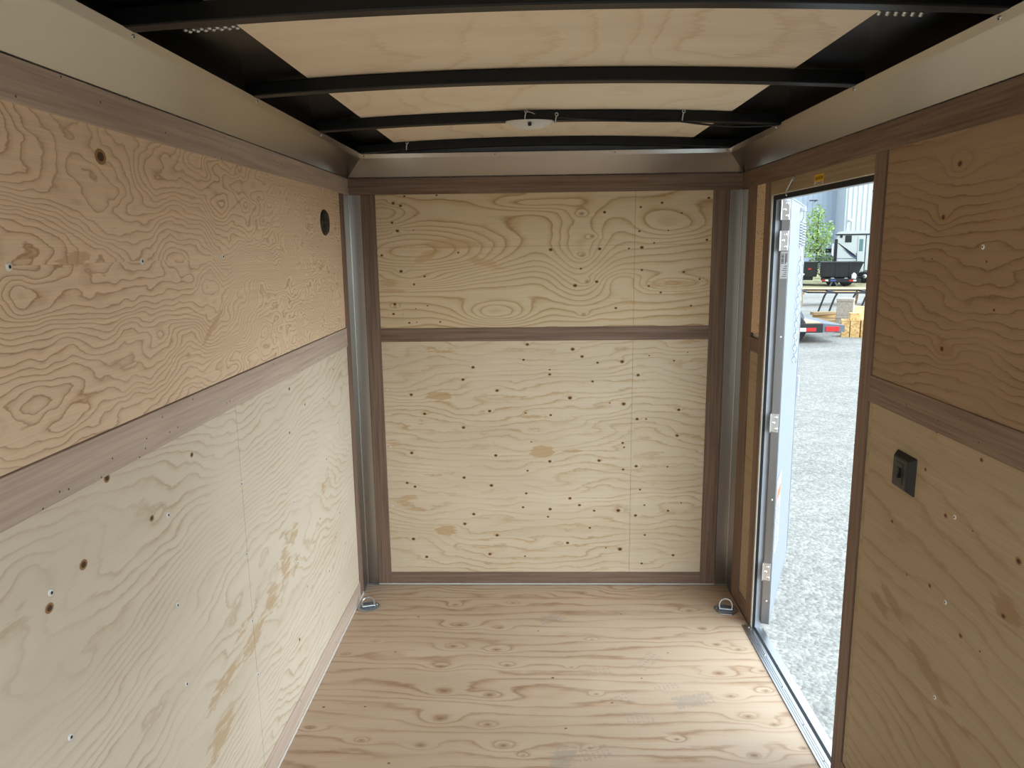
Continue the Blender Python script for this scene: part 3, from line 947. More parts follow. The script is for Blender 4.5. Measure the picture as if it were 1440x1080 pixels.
# coves
def cove(n, pts_bottom, d_in, label, mat, screws_at, run):
    """pts_bottom: two wall-line points; d_in: unit vector into the room. 45 degree flange, mitred, with a folded lip"""
    a, b = [Vector(p) for p in pts_bottom]
    di = Vector(d_in)
    al = (b - a).normalized()
    C, zl = .083, 1.9185
    prof = [(.0015, 0), (.080, .0745), (.090, .0905), (.086, .0925), (.0765, .0775), (.0015, .004)]
    m = MB()
    vs, n_ = [], len(prof)
    for end, (P, sg) in enumerate(((a, run[0]), (b, run[1]))):
        for (x, z) in prof:
            q = P + di * x + Vector((0, 0, z))
            if sg:
                q = q + al * (x * sg)
            vs.append(q)
    fs = [(i, (i + 1) % n_, (i + 1) % n_ + n_, i + n_) for i in range(n_)]
    fs += [tuple(range(n_ - 1, -1, -1)), tuple(range(n_, 2 * n_))]
    if al.cross(di).z > 0:
        pass
    m.add(vs, fs)
    ob = m.build('trim_%d' % n, mat)
    bm_fix(ob)
    structure(ob, label, 'cove trim')
    for s in screws_at:
        q = a + al * s + di * .0855 + Vector((0, 0, .0835))
        nn = (di * .5 + Vector((0, 0, -.3))).normalized()
        screw('screw', ob, q, nn, .0045, False)
    return ob


import bmesh


def bm_fix(ob):
    bm = bmesh.new()
    bm.from_mesh(ob.data)
    bmesh.ops.recalc_face_normals(bm, faces=bm.faces)
    bm.to_mesh(ob.data)
    bm.free()


cove(25, ((0, RY, 1.9185), (0, 0, 1.9185)), (1, 0, 0), 'sloping brushed metal cove along the top of the left wall', MT['cove_y'], [-RY - 1.305, -RY - .69, -RY - 1.93], (0, -1))
cove(26, ((W, RY, 1.9185), (W, 0, 1.9185)), (-1, 0, 0), 'sloping brushed metal cove along the top of the right wall', MT['cove_y'], [-RY - 1.32, -RY - .69, -RY - 1.93], (0, -1))
cove(27, ((0, 0, 1.9185), (W, 0, 1.9185)), (0, -1, 0), 'sloping brushed metal cove across the top of the front wall', MT['cove_x'], [.10, .66, 1.17, W - .10], (1, -1))

# roof bows
def bow_mesh():
    m = MB()
    n = 20
    xs = [.070 + (W - .14) * i / n for i in range(n + 1)]
    # hat section: web at the rear side, bottom flange, small lip
    prof = [(-.019, .0335), (-.019, -.0005), (.019, -.0005), (.019, .0335)]
    vs = []
    for x in xs:
        for (y, z) in prof:
            vs.append((x, y, 2.0075 + arch(x) + z))
    k = len(prof)
    fs = []
    for i in range(n):
        for j in range(k):
            j2 = (j + 1) % k
            fs.append((i * k + j, i * k + j2, (i + 1) * k + j2, (i + 1) * k + j))
    fs += [tuple(range(k - 1, -1, -1)), tuple(range(n * k, n * k + k))]
    m.add(vs, fs)
    return m


bow0 = None
for i, (y, lb) in enumerate(((-1.948, 'black roof bow nearest the viewer, cut by the top of the photo'),
                             (-1.325, 'second black roof bow, clear of any lamp or cable'),
                             (-.715, 'black roof bow that carries the oval lamp'),
                             (-.105, 'black roof bow against the front wall cove'),
                             (-2.56, 'black roof bow just above and ahead of the camera'), (-3.17, 'black roof bow behind the camera'))):
    if bow0 is None:
        bow0 = empty('roof_bow', (0, y, 0), 0, lb, 'roof bow', 'arched roof bows')
        ob = bow_mesh().build('beam', MT['black_steel'], bow0, .003, segs=2)
        bm_fix(ob)
        b_ = bow0
    elif i >= 4:
        continue
    else:
        b_ = copy_tree(bow0)
        b_.location = (0, y, 0)
        b_['label'] = lb

# rear header and rear posts
m = MB().box((0, RY, 1.93), (W, RY + .05, 2.045))
structure(m.build('trim_28', MT['black_steel']), 'black header over the rear opening', 'header')

# exterior roof edges close the body
for n, x in ((29, -.055), (30, W + .0125)):
    m = MB().box((x, RY, 2.0205), (x + .0425, .05, 2.075))
    structure(m.build('trim_%d' % n, MT['white_skin']), 'outer roof rail on the %s side' % ('left' if n == 29 else 'right'), 'roof rail')
m = MB().box((-.012, .0125, 2.0205), (W + .012, .05, 2.075))
structure(m.build('trim_31', MT['white_skin']), 'outer roof rail over the front wall', 'roof rail')

# ------------------------------------------------------------------ fittings inside
# oval dome lamp
lp = empty('dome_light', (.812, -.735, 2.0285), 0, 'white oval dome lamp under the roof bow', 'ceiling lamp')
m = MB()
m.lathe([(.040, -.006), (.042, -.004), (.042, .001)], (0, 0, 0), (0, 0, 1), 28, 0, 1.95, 1.0, (1, 0, 0))
m.build('base', MT['plastic_white'], lp)
m = MB()
m.lathe([(.006, -.026), (.018, -.0245), (.028, -.020), (.035, -.013), (.038, -.006)], (0, 0, 0), (0, 0, 1), 28, 0, 1.9, 1.0, (1, 0, 0))
m.build('lens', MT['plastic_white'], lp)
m = MB().box((-.006, -.045, -.020), (.006, -.036, -.008))
m.build('rocker_switch', MT['plastic_black'], lp, .002)

# cable along the bow and its clips
pts = []
for i in range(41):
    t = i / 40
    x = .90 + (1.652 - .90) * t
    sag = -.006 * math.sin(min(1, t * 1.8) * math.pi) if t < .55 else -.010 * math.sin((t - .55) / .45 * math.pi)
    pts.append((x, -.7385 - .004 * math.sin(t * 5), 2.0165 + arch(x) * (1 - t * .6) + sag - .012 * t))
cb = MB().tube(pts, .0035, 8).build('lamp_cable', MT['cable'])
tag(cb, 'black cable running along the roof bow from the oval lamp to the right cove', 'cable')


def clip(x, y, z, lb, wire=False):
    c = empty('wire_clip', (x, y, z), 0, lb, 'wire clip', 'clips on the roof bows')
    m = MB()
    m.tube([(.0, 0, -.014), (.0005, -.002, -.004), (.002, -.003, .006), (.004, -.002, .012)], .0022, 8)
    m.tube([(.004 + .005 * math.cos(a), -.003, .016 + .005 * math.sin(a)) for a in [k * math.pi / 5 for k in range(10)]], .0018, 6, 0, True)
    m.build('clip', MT['zinc'], c)
    if wire:
        m = MB().tube([(.004, -.003, .016), (.012, -.006, .013), (.022, -.004, .011), (.034, -.003, .006)], .0016, 6)
        m.build('wire_end', MT['wire_white'], c)
    return c


clip(.796, -.742, 2.045, 'small clip with a pale wire end above the oval lamp', True)
clip(.899, -.740, 2.033, 'small clip at the right end of the oval lamp')
clip(1.325, -.740, 2.036, 'small clip holding the black cable right of the oval lamp')
clip(.29, -.130, 2.032, 'small brassy clip at the left end of the bow against the front cove')

# louvred vent on the left wall
vt = empty('wall_vent', (0, -.405, 1.715), 0, 'black oval louvred vent high on the left wall', 'vent')
m = MB().lathe([(.050, 0), (.050, .004), (.044, .008), (.030, .008)], (0, 0, 0), (1, 0, 0), 32, 0, 1.15, 1.0, (0, 1, 0))
m.build('cover', MT['plastic_black'], vt)
m = MB()
for i in range(9):
    z = -.034 + i * .0085
    hw = .052 * math.sqrt(max(0, 1 - (z / .046) ** 2)) * .72
    m.box((.0078, -hw, z - .0022), (.0115, hw, z + .0012))
m.build('louvres', MT['plastic_black'], vt)
for z in (-.043, .043):
    screw('screw', vt, (.0045, 0, z), (1, 0, 0), .005, False)

# switch plate on the right wall
sw = empty('light_switch', (W, -1.578, 1.050), 0, 'black rocker switch plate on the right wall below the middle board', 'light switch')
m = MB()
a, h, d = .050, .049, .017
m.add([(0, -a, -h), (0, a, -h), (0, a, h), (0, -a, h), (-d, -a * .70, -h * .76), (-d, a * .70, -h * .76), (-d, a * .70, h * .76), (-d, -a * .70, h * .76)],
      [(4, 7, 6, 5), (0, 4, 5, 1), (1, 5, 6, 2), (2, 6, 7, 3), (3, 7, 4, 0), (0, 1, 2, 3)])
o = m.build('plate', MT['plastic_black'], sw, .003, segs=2)
bm_fix(o)
m = MB().box((-.0185, -.017, -.026), (-.016, .017, .026))
o = m.build('bezel', MT['plastic_black'], sw, .001)
m = MB()
m.prism([(-.018, -.0075, -.012), (-.018, -.0075, .014), (-.0215, -.0075, .014), (-.027, -.0075, -.010)], (0, .015, 0))
o = m.build('rocker', MT['plastic_black'], sw, .001)
bm_fix(o)


# D ring tie-downs
def d_ring(x, y, label, tilt, rz):
    e = empty('d_ring', (x, y, 0), rz, label, 'tie-down ring', 'floor tie-down rings')
    m = MB()
    P = [(-.054, .002), (-.040, .036), (-.022, .048), (.022, .048), (.040, .036), (.054, .002), (.042, -.034), (.024, -.050), (-.024, -.050), (-.042, -.034)]
    m.prism([(a, b, .0002) for a, b in P], (0, 0, .0030))
    o = m.build('plate', MT['zinc'], e, .001)
    bm_fix(o)
    m = MB().lathe([(.040, .0028), (.038, .0046), (.030, .0040), (.012, .0036)], (0, 0, 0), (0, 0, 1), 24)
    m.build('recess', MT['trailer_grey'], e)
    m = MB()
    m.box((-.030, -.014, .003), (.030, -.002, .012))
    m.build('bracket', MT['zinc'], e, .003, segs=2)
    m = MB()
    pts = [(-.026, 0, 0)]
    pts += [(.028 * math.cos(a), 0,             .016 + .028 * math.sin(a)) for a in [math.pi - i * math.pi / 14 for i in range(15)]]
    pts += [(.026, 0, 0)]
    m.tube([(p[0], -.010 + p[2] * math.sin(tilt), .009 + p[2] * math.cos(tilt)) for p in pts], .0038, 10)
    m.build('ring', MT['zinc'], e)
    for sx in (-1, 1):
        b = MB().lathe([(.0045, 0), (.0035, .0022)], (sx * .038, .004, .003), (0, 0, 1), 10)
        b.build('bolt', MT['zinc'], e)
    return e


d_ring(.056, -.235, 'zinc tie-down ring on a floor plate by the left wall', .95, .30)
d_ring(1.672, -.258, 'zinc tie-down ring on a floor plate by the side door', .55, -.2)

# header sticker and hook
st = empty('caution_sticker', (W - .0032, -.890, 1.812), 0, 'small yellow caution sticker on the board above the side door', 'sticker')
MB().box((-.0006, -.040, -.017), (0, .040, .017)).build('backing', MT['sticker_yellow'], st)
MB().box((-.0009, -.038, -.016), (-.0006, .038, -.007)).build('text_band', MT['sticker_white'], st)
text_mesh('lettering', 'CAUTION', .0155, MT['ink'], st, (-.0009, 0, .004), (math.pi / 2, 0, -math.pi / 2))
m = MB()
for i in range(2):
    m.box((-.0011, -.032, -.0145 + i * .004), (-.0009, .032 - i * .012, -.0125 + i * .004))
m.build('small_print', MT['ink'], st)
hk = empty('door_hook', (W - .003, -.655, 1.83), 0, 'thin bent metal hook hanging from the board above the side door', 'hook')
m = MB().box((-.004, -.010, -.004), (0, .008, .014))
m.build('bracket', MT['zinc'], hk, .001)
m = MB().tube([(-.006, 0, .004), (-.010, .004, -.008), (-.011, .020, -.020), (-.010, .040, -.030), (-.011, .046, -.042), (-.012, .036, -.050)], .0022, 8)
m.build('hook', MT['zinc'], hk)

# ------------------------------------------------------------------ side door, swung open
DA = math.radians(156.8)
PIV = Vector((W + .033, -.434, 0))
dr = empty('door_1', PIV, DA, 'white side door swung wide open, seen past the far jamb', 'door', None, 'structure')
# local: pivot on the outer face; x = -T .. 0 (inner face at -T), y from -.012 to -.875, z .10 .. 1.80
T = .032
z0d, z1d, L = .03, 1.785, .872


def dpart(m, name, mat, bevel=0):
    return m.build(name, mat, dr, bevel)


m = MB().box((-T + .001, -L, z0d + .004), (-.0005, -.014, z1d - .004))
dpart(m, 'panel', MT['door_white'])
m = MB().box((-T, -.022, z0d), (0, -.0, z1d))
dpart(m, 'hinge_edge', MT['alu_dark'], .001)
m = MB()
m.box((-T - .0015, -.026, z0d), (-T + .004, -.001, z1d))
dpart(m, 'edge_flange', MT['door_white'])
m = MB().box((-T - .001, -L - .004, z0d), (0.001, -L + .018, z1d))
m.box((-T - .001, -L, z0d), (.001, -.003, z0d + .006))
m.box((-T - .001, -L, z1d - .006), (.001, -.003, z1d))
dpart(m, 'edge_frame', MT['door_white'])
for z in (1.738, 1.622, .903, .265):
    m = MB().box((-T + .004, -.003, z - .038), (.004, .0025, z + .038))
    m.box((.000, -.003, z - .038), (.004, .014, z + .038))
    h_ = dpart(m, 'hinge', MT['alu'], .001)
    for (x, dz) in ((-.018, .023), (-.010, 0), (-.020, -.024)):
        b = MB().lathe([(.006, 0), (.0055, .003), (.003, .0045)], (x, .0025, z + dz), (0, 1, 0), 12)
        b.build('screw', MT['alu'], h_)
for z in (1.25, .58, .135):
    b = MB().lathe([(.005, 0), (.0045, .003), (.003, .004)], (-.018, 0, z), (0, 1, 0), 12)
    b.build('screw', MT['alu'], dr)
m = MB().box((-T - .012, -L - .026, .845), (-.004, -L - .004, .955))
dpart(m, 'latch', MT['alu'], .003)
# stickers on the door
s1 = MB().box((-.030, .0002, 1.478), (-.004, .0009, 1.580)).build('data_sticker', MT['sticker_white'], dr)
s1['label'] = 'white barcode sticker'
m = MB()
rnd = random.Random(5)
z = 1.535
while z < 1.574:
    w_ = rnd.choice((.0008, .0014, .0022))
    m.box((-.016, .0009, z), (-.006, .0011, z + w_))
    z += w_ + rnd.choice((.001, .0018))
for i in range(6):
    m.box((-.028, .0009, 1.485 + i * .0078), (-.010 - (i % 3) * .004, .0011, 1.4872 + i * .0078))
m.box((-.0275, .0009, 1.54), (-.025, .0011, 1.574))
m.box((-.023, .0009, 1.535), (-.020, .0011, 1.574))
m.build('barcode', MT['ink'], s1)
s2 = MB().box((-T - .0022, -.21, .33), (-T - .0008, -.045, .65)).build('warning_sticker', MT['sticker_white'], dr)
s2['label'] = 'white instruction sticker with orange heading'
MB().box((-T - .0026, -.20, .555), (-T - .0022, -.055, .60)).build('heading', MT['sticker_orange'], s2)
m = MB()
for i in range(12):
    m.box((-T - .0026, -.195 + (i % 4) * .012, .345 + i * .0165), (-T - .0022, -.06, .352 + i * .0165))
m.build('small_print', MT['ink'], s2)

# spring and chain that check the door, hanging from the top of the open door
cs, sn_ = math.cos(DA), math.sin(DA)


def dw(x, y, z):
    """door-local to world"""
    return Vector((PIV.x + cs * x - sn_ * y, PIV.y + sn_ * x + cs * y, z))


chn = empty('door_check_chain', dw(-T - .012, -.50, 1.76), DA, 'coil spring and chain hanging on the inside of the open side door', 'door chain')
m = MB().box((-.010, -.012, -.012), (.013, .012, .006))
m.build('bracket', MT['zinc'], chn, .002)
hel = [(.010 * math.cos(t), .010 * math.sin(t) - .02, -.055 - t * .0019) for t in [i * math.pi / 5 for i in range(91)]]
m = MB().tube(hel, .0028, 6)
m.tube([(0, 0, 0), (0, -.004, -.015), (0, -.02, -.035), (.008, -.02, -.055)], .0025, 6)
m.tube([hel[-1], (0, -.02, hel[-1][2] - .02), (0, -.02, hel[-1][2] - .04)], .0025, 6)
m.build('spring', MT['zinc'], chn)
m = MB()
zc = hel[-1][2] - .035
for i in range(18):
    cz = zc - .013 - i * .0265
    cy = -.02 + i * .0045
    ring = []
    for t in range(12):
        a = t * math.pi / 6
        u_, w_ = .0085 * math.cos(a), .016 * math.sin(a)
        ring.append((u_ if i % 2 else u_ * .35, cy + (u_ * .3 if i % 2 else u_ * .9), cz + w_))
    m.tube(ring, .0023, 6, 0, True)
m.build('chain', MT['zinc'], chn)

# ------------------------------------------------------------------ outdoors
g = MB()
g.add([(-120, -120, GZ), (160, -120, GZ), (160, 160, GZ), (-120, 160, GZ)], [(0, 1, 2, 3)])
g.add([(-120, -120, GZ - .3), (160, -120, GZ - .3), (160, 160, GZ - .3), (-120, 160, GZ - .3)], [(3, 2, 1, 0)])
structure(g.build('ground', MT['gravel']), 'pale crushed gravel yard', 'ground')
m = MB()
rnd = random.Random(3)
n = 40
poly = [(8 + 90 * i / n, 31.0 + rnd.uniform(-.35, .35), GZ) for i in range(n + 1)] + [(98 - 90 * i / n, 63.0, GZ) for i in range(n + 1)]
m.prism(poly, (0, 0, .015))
o = m.build('dry_grass_strip', MT['dry_grass'])
bm_fix(o)
tag(o, 'strip of dry grass under the black trailers along the building', 'grass', kind='stuff')


def wheel(name, parent, c, r, w, axis=(0, 1, 0)):
    m = MB().lathe([(r * .62, -w / 2), (r * .93, -w / 2), (r, -w * .36), (r, w * .36), (r * .93, w / 2), (r * .62, w / 2)], c, axis, 24)
    t = m.build(name, MT['rubber'], parent)
    ax = Vector(axis)
    m = MB().lathe([(r * .15, -w * .55), (r * .30, -w * .50), (r * .55, -w * .40), (r * .62, -w * .46), (r * .62, w * .46), (r * .55, w * .40), (r * .3, w * .5), (r * .15, w * .55)], c, axis, 20)
    m.build('rim', MT['alu'], t)
    return t


# equipment trailer close to the door
ft = empty('flatbed_trailer', (6.68, 13.2, GZ), 0, 'black equipment trailer with wooden deck, red and white tape and tail light', 'trailer')
B = lambda lo, hi, name, mt, bv=.006: MB().box(lo, hi).build(name, MT[mt], ft, bv)
B((-4.6, .02, .40), (.50, 1.9, .46), 'deck', 'deck_wood', .004)
B((-4.6, -.06, .24), (.52, .02, .44), 'side_rail', 'trailer_black')
B((-4.6, 1.9, .24), (.52, 1.98, .44), 'side_rail', 'trailer_black')
m = MB().prism([(.50, -.04, .445), (1.00, -.04, .395), (1.00, -.04, .25), (.50, -.04, .25)], (0, 2.0, 0))
o = m.build('dove_tail', MT['trailer_grey'], ft)
bm_fix(o)
B((.58, -.055, .265), (.88, -.041, .375), 'tail_light', 'tape_red', .004)
for i, mt in enumerate(('tape_red', 'tape_white', 'tape_red', 'tape_white', 'tape_red')):
    B((.16 - i * .22, -.068, .27), (.37 - i * .22, -.060, .35), 'reflective_tape', mt, 0)
m = MB().box((.02, .3, .46), (.13, .42, 1.10))
m.box((-.22, .3, 1.05), (.13, .42, 1.12))
m.build('jack_post', MT['trailer_black'], ft, .005)
m = MB().prism([(.02, .8, .46), (.42, .8, .46), (.26, .8, .80), (.02, .8, .86)], (0, .5, 0))
o = m.build('wheel_ramp', MT['trailer_grey'], ft)
bm_fix(o)
wheel('tyre', ft, (-.12, .12, .32), .32, .24)
wheel('tyre', ft, (-.95, .12, .32), .32, .24)

# steel rack
rk = empty('steel_rack', (9.9, 19.5, GZ), 0, 'low black steel tube rack standing behind the concrete blocks', 'rack')
m = MB()
zt_ = .69
for (p, q) in (((-.75, 0, zt_ + .03), (1.9, 0, zt_ - .02)), ((-.75, .8, zt_ + .06), (1.9, .8, zt_ + .02)), ((-.75, 0, zt_ + .03), (-.75, .8, zt_ + .06)), ((.1, 0, zt_), (.1, .8, zt_ + .03)), ((1.1, 0, zt_), (1.1, .8, zt_ + .03)), ((1.9, 0, zt_ - .02), (1.9, .8, zt_ + .02))):
    m.bar(p, q, .05, .05)
m.build('top_frame', MT['trailer_black'], rk)
for (x, dx) in ((.12, -.26), (1.05, -.28)):
    for y in (0, .8):
        MB().tube([(x, y, zt_), (x + dx * .3, y, zt_ - .14), (x + dx, y, .0)], .03, 8).build('leg', MT['trailer_black'], rk)

# boards lying beyond the rack on a bearer
brd = [(10.4, 23.4, .0, 3.4), (10.6, 23.72, .0, 3.2), (10.5, 24.05, .0, 3.3)]
for i, (x, y, z, l_) in enumerate(brd):
    m = MB().box((-1.2, -.14, 0), (l_ - 1.2, .14, .09))
    o = m.build('lumber_board', MT['lumber'], None, .006, loc=(x + .6, y, GZ + .48))
    tag(o, ('front', 'middle', 'rear')[i] + ' one of the pale boards lying across the trestles behind the rack', 'board', 'pale boards on the trestles')
for i, x in enumerate((10.3, 12.6)):
    tr = empty('trestle', (x, 23.72, GZ), 0, ('left', 'right')[i] + ' low wooden trestle under the pale boards', 'trestle', 'trestles')
    MB().box((-.05, -.55, .40), (.05, .55, .48)).build('beam', MT['scrap'], tr)
    for s in (-1, 1):
        MB().bar((0, s * .4, .40), (0, s * .5, 0), .07, .05).build('leg', MT['scrap'], tr)

# concrete blocks
for i, (z, lb) in enumerate(((0, 'lower concrete block behind the strand board boxes'), (.42, 'upper concrete block with darker cap, on the other block'))):
    cbk = empty('concrete_block', (8.55, 15.3, GZ + z), -.45, lb, 'concrete block', 'stacked concrete blocks')
    MB().box((-.19, -.19, 0), (.19, .19, .345)).build('block', MT['concrete'], cbk, .01)
    MB().box((-.20, -.20, .345), (.20, .20, .42)).build('cap', MT['concrete'], cbk, .012)

# strand board boxes
for (x, y, z, w_, d_, h_, rz, lb) in ((8.20, 14.40, 0, .17, .34, .40, -.32, 'tall narrow strand board box left of its row'),
                                     (8.393, 14.336, 0, .20, .34, .41, -.32, 'strand board box in the middle of the row by the concrete blocks'),
                                     (8.684, 14.240, 0, .36, .34, .42, -.32, 'wide strand board box at the right of the row by the concrete blocks'),
                                     (8.37, 14.34, .412, .2, .2, .15, -.2, 'small strand board box lying on top of the others'),
                                     (9.12, 16.2, 0, .5, .5, .56, .4, 'strand board box standing further back under the rack')):
    bx = empty('strand_board_box', (x, y, GZ + z), rz, lb, 'wooden box', 'strand board boxes')
    MB().box((-w_ / 2, -d_ / 2, 0), (w_ / 2, d_ / 2, h_ - .02)).build('body', MT['osb'], bx)
    MB().box((-w_ / 2 - .008, -d_ / 2 - .008, h_ - .02), (w_ / 2 + .008, d_ / 2 + .008, h_)).build('lid', MT['osb'], bx)

# heap of scrap lumber
rnd = random.Random(12)
for i, (x, y, z, rz, rx, l_, lb) in enumerate(((8.85, 17.00, .00, .12, .0, 1.0, 'weathered plank lying lowest at the front of the scrap heap'),
                                             (8.95, 17.33, .00, .05, .0, .9, 'pale plank lying flat just behind the front of the scrap heap'),
                                             (8.86, 17.12, .087, .35, .0, .95, 'plank lying across the two lowest of the scrap heap'),
                                             (8.90, 17.20, .174, -.25, .0, .85, 'second highest plank of the scrap heap, pale'),
                                             (8.84, 17.16, .262, .15, .0, .9, 'topmost weathered plank of the scrap heap'))):
    m = MB().box((-l_ / 2, -.09, -.035), (l_ / 2, .09, .045))
    o = m.build('scrap_plank', MT['scrap' if i % 2 == 0 else 'lumber'], None, .004, loc=(x, y, GZ + .036 + z))
    o.rotation_euler = (0, rx * 1.4, rz)
    tag(o, lb, 'plank', 'planks in the scrap heap')


# black dump trailers
def dump(x, y, lx, label, taper, bumper):
    e = empty('dump_trailer', (x, y, GG), -.36, label, 'dump trailer', 'black dump trailers')
    m = MB().prism([(0, 0, .46), (lx - taper, 0, .46), (lx, 0, 1.20), (0, 0, 1.20)], (0, 2.2, 0))
    o = m.build('box', MT['trailer_black'], e, .01)
    bm_fix(o)
    m = MB().box((-.02, -.05, 1.14), (lx + .02, 0, 1.22))
    m.build('top_rail', MT['trailer_black'], e)
    for i in range(3):
        MB().box((.1 + i * (lx - taper - .2) / 2.4, -.045, .46), (.18 + i * (lx - taper - .2) / 2.4, 0, 1.14)).build('stake', MT['trailer_black'], e)
    MB().box((.05, .2, .28), (lx - .2, 2.0, .46)).build('chassis', MT['trailer_black'], e)
    if bumper:
        MB().box((.10, -.35, .22), (lx - .10, -.22, .40)).build('bumper', MT['trailer_black'], e, .01)
        for (a, b, mt) in ((.12, .26, 'tape_red'), (.26, .40, 'tape_white'), (lx - .62, lx - .44, 'tape_red'), (lx - .44, lx - .3, 'tape_white'), (.50, .75, 'plate_blue')):
            MB().box((a, -.36, .27), (b, -.35, .35)).build('licence_plate' if mt == 'plate_blue' else 'reflective_tape', MT[mt], e)
        m = MB()
        m.bar((lx * .3, -.30, .25), (lx * .24, -.30, .03), .06, .06)
        m.bar((lx * .36, -.30, .25), (lx * .42, -.30, .03), .06, .06)
        m.build('stand', MT['trailer_grey'], e)
    else:
        for (a, zz, mt) in ((.3, .82, 'tape_red'), (.75, .76, 'tape_white'), (1.2, .80, 'tape_red'), (.6, .55, 'tape_white'), (1.0, .6, 'tape_white')):
            MB().box((lx - a - .14, -.056, zz), (lx - a, -.045, zz + .08)).build('lamp', MT[mt], e)
    wheel('tyre', e, (lx * .30, .25, .34), .34, .24)
    wheel('tyre', e, (lx * .62, .25, .34), .34, .24)
    return e


dump(15.40, 35.2, 1.98, 'black dump trailer with taped bumper in front of the white camper', .28, True)
dump(12.92, 36.4, 2.6, 'black dump trailer at the left, partly hidden by the open door', .02, False)

jug = empty('plastic_jug', (16.75, 34.37, GG + .402), 0, 'white plastic jug on the bumper of the black dump trailer', 'jug')
m = MB().lathe([(.10, 0), (.11, .03), (.11, .20), (.05, .26)], (0, 0, 0), (0, 0, 1), 16)
m.build('body', MT['white_plastic'], jug)
m = MB().lathe([(.035, .26), (.035, .29)], (0, 0, 0), (0, 0, 1), 12)
m.build('cap', MT['white_plastic'], jug)

# camper
rv = empty('camper', (17.35, 38.4, GG), -.40, 'white camper trailer with dark windows behind the black dump trailers', 'camper')
m = MB().prism([(0.0, 0, .98), (0.02, 0, 2.40), (.15, 0, 2.62), (7.5, 0, 2.62), (7.5, 0, .55), (1.10, 0, .55), (1.05, 0, .98)], (0, 2.4, 0))
o = m.build('body', MT['rv_white'], rv, .03, segs=2)
bm_fix(o)
m = MB().prism([(-.05, -.02, 2.58), (.10, -.02, 2.74), (.5, -.02, 2.80), (7.5, -.02, 2.80), (7.5, -.02, 2.62), (.1, -.02, 2.62)], (0, 2.44, 0))
o = m.build('roof', MT['rv_white'], rv)
bm_fix(o)
MB().box((-.03, -.03, 2.56), (7.5, .0, 2.63)).build('roof_trim', MT['trailer_black'], rv)
MB().box((-.06, -.04, .98), (.10, .3, 2.36)).build('front_cap', MT['trailer_black'], rv, .02)
w1 = MB().box((.46, -.03, 2.18), (.78, 0, 2.54)).build('window', MT['dark_glass'], rv, .02)
MB().box((.20, -.03, 2.42), (.32, 0, 2.58)).build('marker_lamp', MT['trailer_black'], rv, .01)
m = MB().prism([(.12, -.015, 2.14), (.16, -.015, 2.14), (.95, -.015, 1.55), (1.15, -.015, 1.33), (.75, -.015, 1.55)], (0, .015, 0))
o = m.build('stripe', MT['trailer_black'], rv)
bm_fix(o)
m = MB().prism([(.40, -.015, 1.82), (.95, -.015, 1.46), (1.12, -.015, 1.25), (.80, -.015, 1.44)], (0, .014, 0))
o = m.build('lower_stripe', MT['rv_stripe_blue'], rv)
bm_fix(o)
MB().box((.02, -.012, 1.30), (1.02, 0, 1.33)).build('seam', MT['trailer_grey'], rv)
d1 = MB().box((1.10, -.03, .62), (1.46, 0, 2.48)).build('door', MT['rv_white'], rv, .01)
MB().box((1.17, -.04, 1.70), (1.36, -.03, 2.34)).build('pane', MT['teal_glass'], d1, .01)
MB().box((1.47, -.02, .56), (1.51, 0, 2.6)).build('slide_edge', MT['trailer_black'], rv)
m = MB().tube([(1.06, -.05, 1.6), (1.06, -.10, 1.5), (1.10, -.10, 1.1), (1.08, -.05, 1.0)], .02, 6)
m.build('grab_handle', MT['trailer_black'], rv)
MB().box((.9, .1, .40), (7.4, 2.3, .56)).build('chassis', MT['trailer_black'], rv)
wheel('tyre', rv, (1.55, .12, .36), .36, .24)
wheel('tyre', rv, (2.5, .12, .36), .36, .24)
m = MB().box((1.05, -.25, .30), (1.55, .0, .36))
m.build('step', MT['trailer_black'], rv)

# metal building
bd = empty('warehouse', (28.1, 66, GZ), 0, 'large pale ribbed metal building at the back of the yard', 'building')
m = MB().box((-48, 0, 0), (0, 30, 13))
m.build('plain_wall', MT['metal_siding_blue'], bd)
m = MB()
for i in range(110):
    x = -47.8 + i * .435
    m.box((x, -.03, 0), (x + .06, 0, 13))
m.build('wall_seams', MT['metal_siding_blue'], bd)
m = MB()
prof = []
for i in range(210):
    x = 0 + i * .42
    prof += [(x, -2.0), (x + .16, -2.0), (x + .20, -2.12), (x + .34, -2.12), (x + .38, -2.0)]
poly = [(x, y, 0) for x, y in prof] + [(prof[-1][0], 30, 0), (0, 30, 0)]
m.prism(poly, (0, 0, 13.5))
o = m.build('ribbed_wall', MT['metal_siding'], bd)
bm_fix(o)
for (x0, x1) in ((-4.2, -2.6), (-2.2, -.85), (-.72, -.10)):
    MB().box((x0, -.06, 1.30), (x1, -.0, 1.66)).build('window', MT['dark_glass'], bd)
m = MB().tube([(-1.92, -.05, 5.86), (-2.0, -.5, 5.92), (-2.2, -1.0, 5.92)], .05, 6)
m.box((-2.75, -1.15, 5.84), (-2.1, -.9, 5.93))
m.build('wall_lamp', MT['trailer_black'], bd)
for x in (-.45, .40):
    MB().lathe([(.12, 0), (.20, .05), (.20, .16), (.08, .2)], (x, -.15 if x < 0 else -2.3, 3.98), (0, 0, 1), 12).build('lamp', MT['white'], bd)
pl = MB().tube([(0, 0, 0), (0, 0, 2.1)], .06, 8).build('white_post', MT['white'], None, loc=(20.95, 48.0, GG))
tag(pl, 'slim white post between the bushes and the camper', 'post')


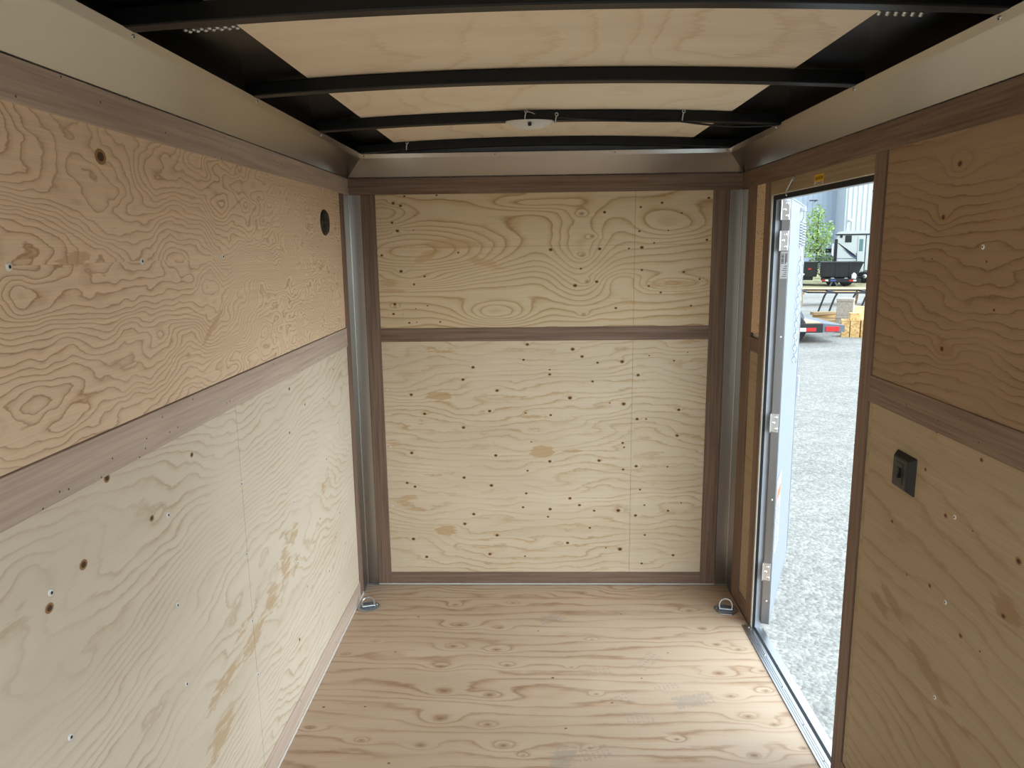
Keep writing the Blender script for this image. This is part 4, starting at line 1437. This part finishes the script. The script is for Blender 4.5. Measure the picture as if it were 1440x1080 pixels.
# tree and bushes
def foliage(name, parent, blobs, n, size, mat, seed):
    rnd = random.Random(seed)
    m = MB()
    vs, fs = [], []
    for (c, r) in blobs:
        for i in range(int(n * r[0] * r[2])):
            while True:
                p = Vector((rnd.uniform(-1, 1), rnd.uniform(-1, 1), rnd.uniform(-1, 1)))
                if .25 < p.length < 1:
                    break
            q = Vector(c) + Vector((p.x * r[0], p.y * r[1], p.z * r[2]))
            s = size * rnd.uniform(.6, 1.3)
            d = Vector((rnd.uniform(-1, 1), rnd.uniform(-1, 1), rnd.uniform(-.9, .6))).normalized()
            sd = d.cross(Vector((rnd.uniform(-1, 1), rnd.uniform(-1, 1), rnd.uniform(-1, 1)))).normalized() * s * .32
            b = len(vs)
            vs += [q - d * s * .5, q + sd, q + d * s * .5, q - sd]
            fs.append((b, b + 1, b + 2, b + 3))
    m.add(vs, fs)
    return m.build(name, mat, parent)


tr = empty('young_tree', (19.15, 46, GG), 0, 'young green tree in front of the metal building', 'tree')
MB().tube([(0, 0, 0), (.05, 0, 1.4), (0, .05, 2.6), (.05, 0, 4.0)], [.09, .07, .05, .02], 8).build('trunk', MT['bark'], tr)
m = MB()
for (a, z, l_) in ((.4, 1.5, .9), (2.2, 1.8, .9), (3.6, 2.1, .8), (5.2, 1.6, .8), (1.2, 2.6, .6), (4.4, 2.9, .6)):
    m.tube([(0.03, 0, z), (math.cos(a) * l_ * .5, math.sin(a) * l_ * .5, z + .4), (math.cos(a) * l_, math.sin(a) * l_, z + 1.0)], [.035, .022, .01], 6)
m.build('branches', MT['bark'], tr)
foliage('foliage', tr, [((0, 0, 3.9), (.45, .45, .75)), ((-.45, 0, 3.6), (.35, .5, .7)), ((.25, 0, 2.9), (.75, .7, .75)), ((-.45, 0, 2.5), (.7, .7, .9)), ((.55, 0, 2.3), (.45, .5, .5)), ((-.1, 0, 1.6), (.8, .7, .6)), ((.85, 0, 3.2), (.22, .3, .3))], 560, .16, MT['leaf'], 4)
for i, (x, y, r, h, lb) in enumerate(((18.7, 43.6, 1.0, 1.35, 'grey green bush at the foot of the young tree'), (20.9, 45.6, .75, 1.2, 'low bush right of the young tree, against the camper'), (20.0, 42.6, .42, 1.7, 'taller light green shrub between tree and camper'))):
    bu = empty('bush', (x, y, GG), 0, lb, 'bush', 'bushes by the building')
    MB().tube([(0, 0, 0), (.04, 0, h * .4), (0, 0, h * .75)], [.04, .03, .012], 6).build('stem', MT['bark'], bu)
    foliage('foliage', bu, [((0, 0, h * .52 + .12), (r, r * .8, h * .5)), ((r * .2, 0, h * .8), (r * .5, r * .5, h * .25))], 800, .16, MT['leaf' if i == 2 else 'bush'], 20 + i)
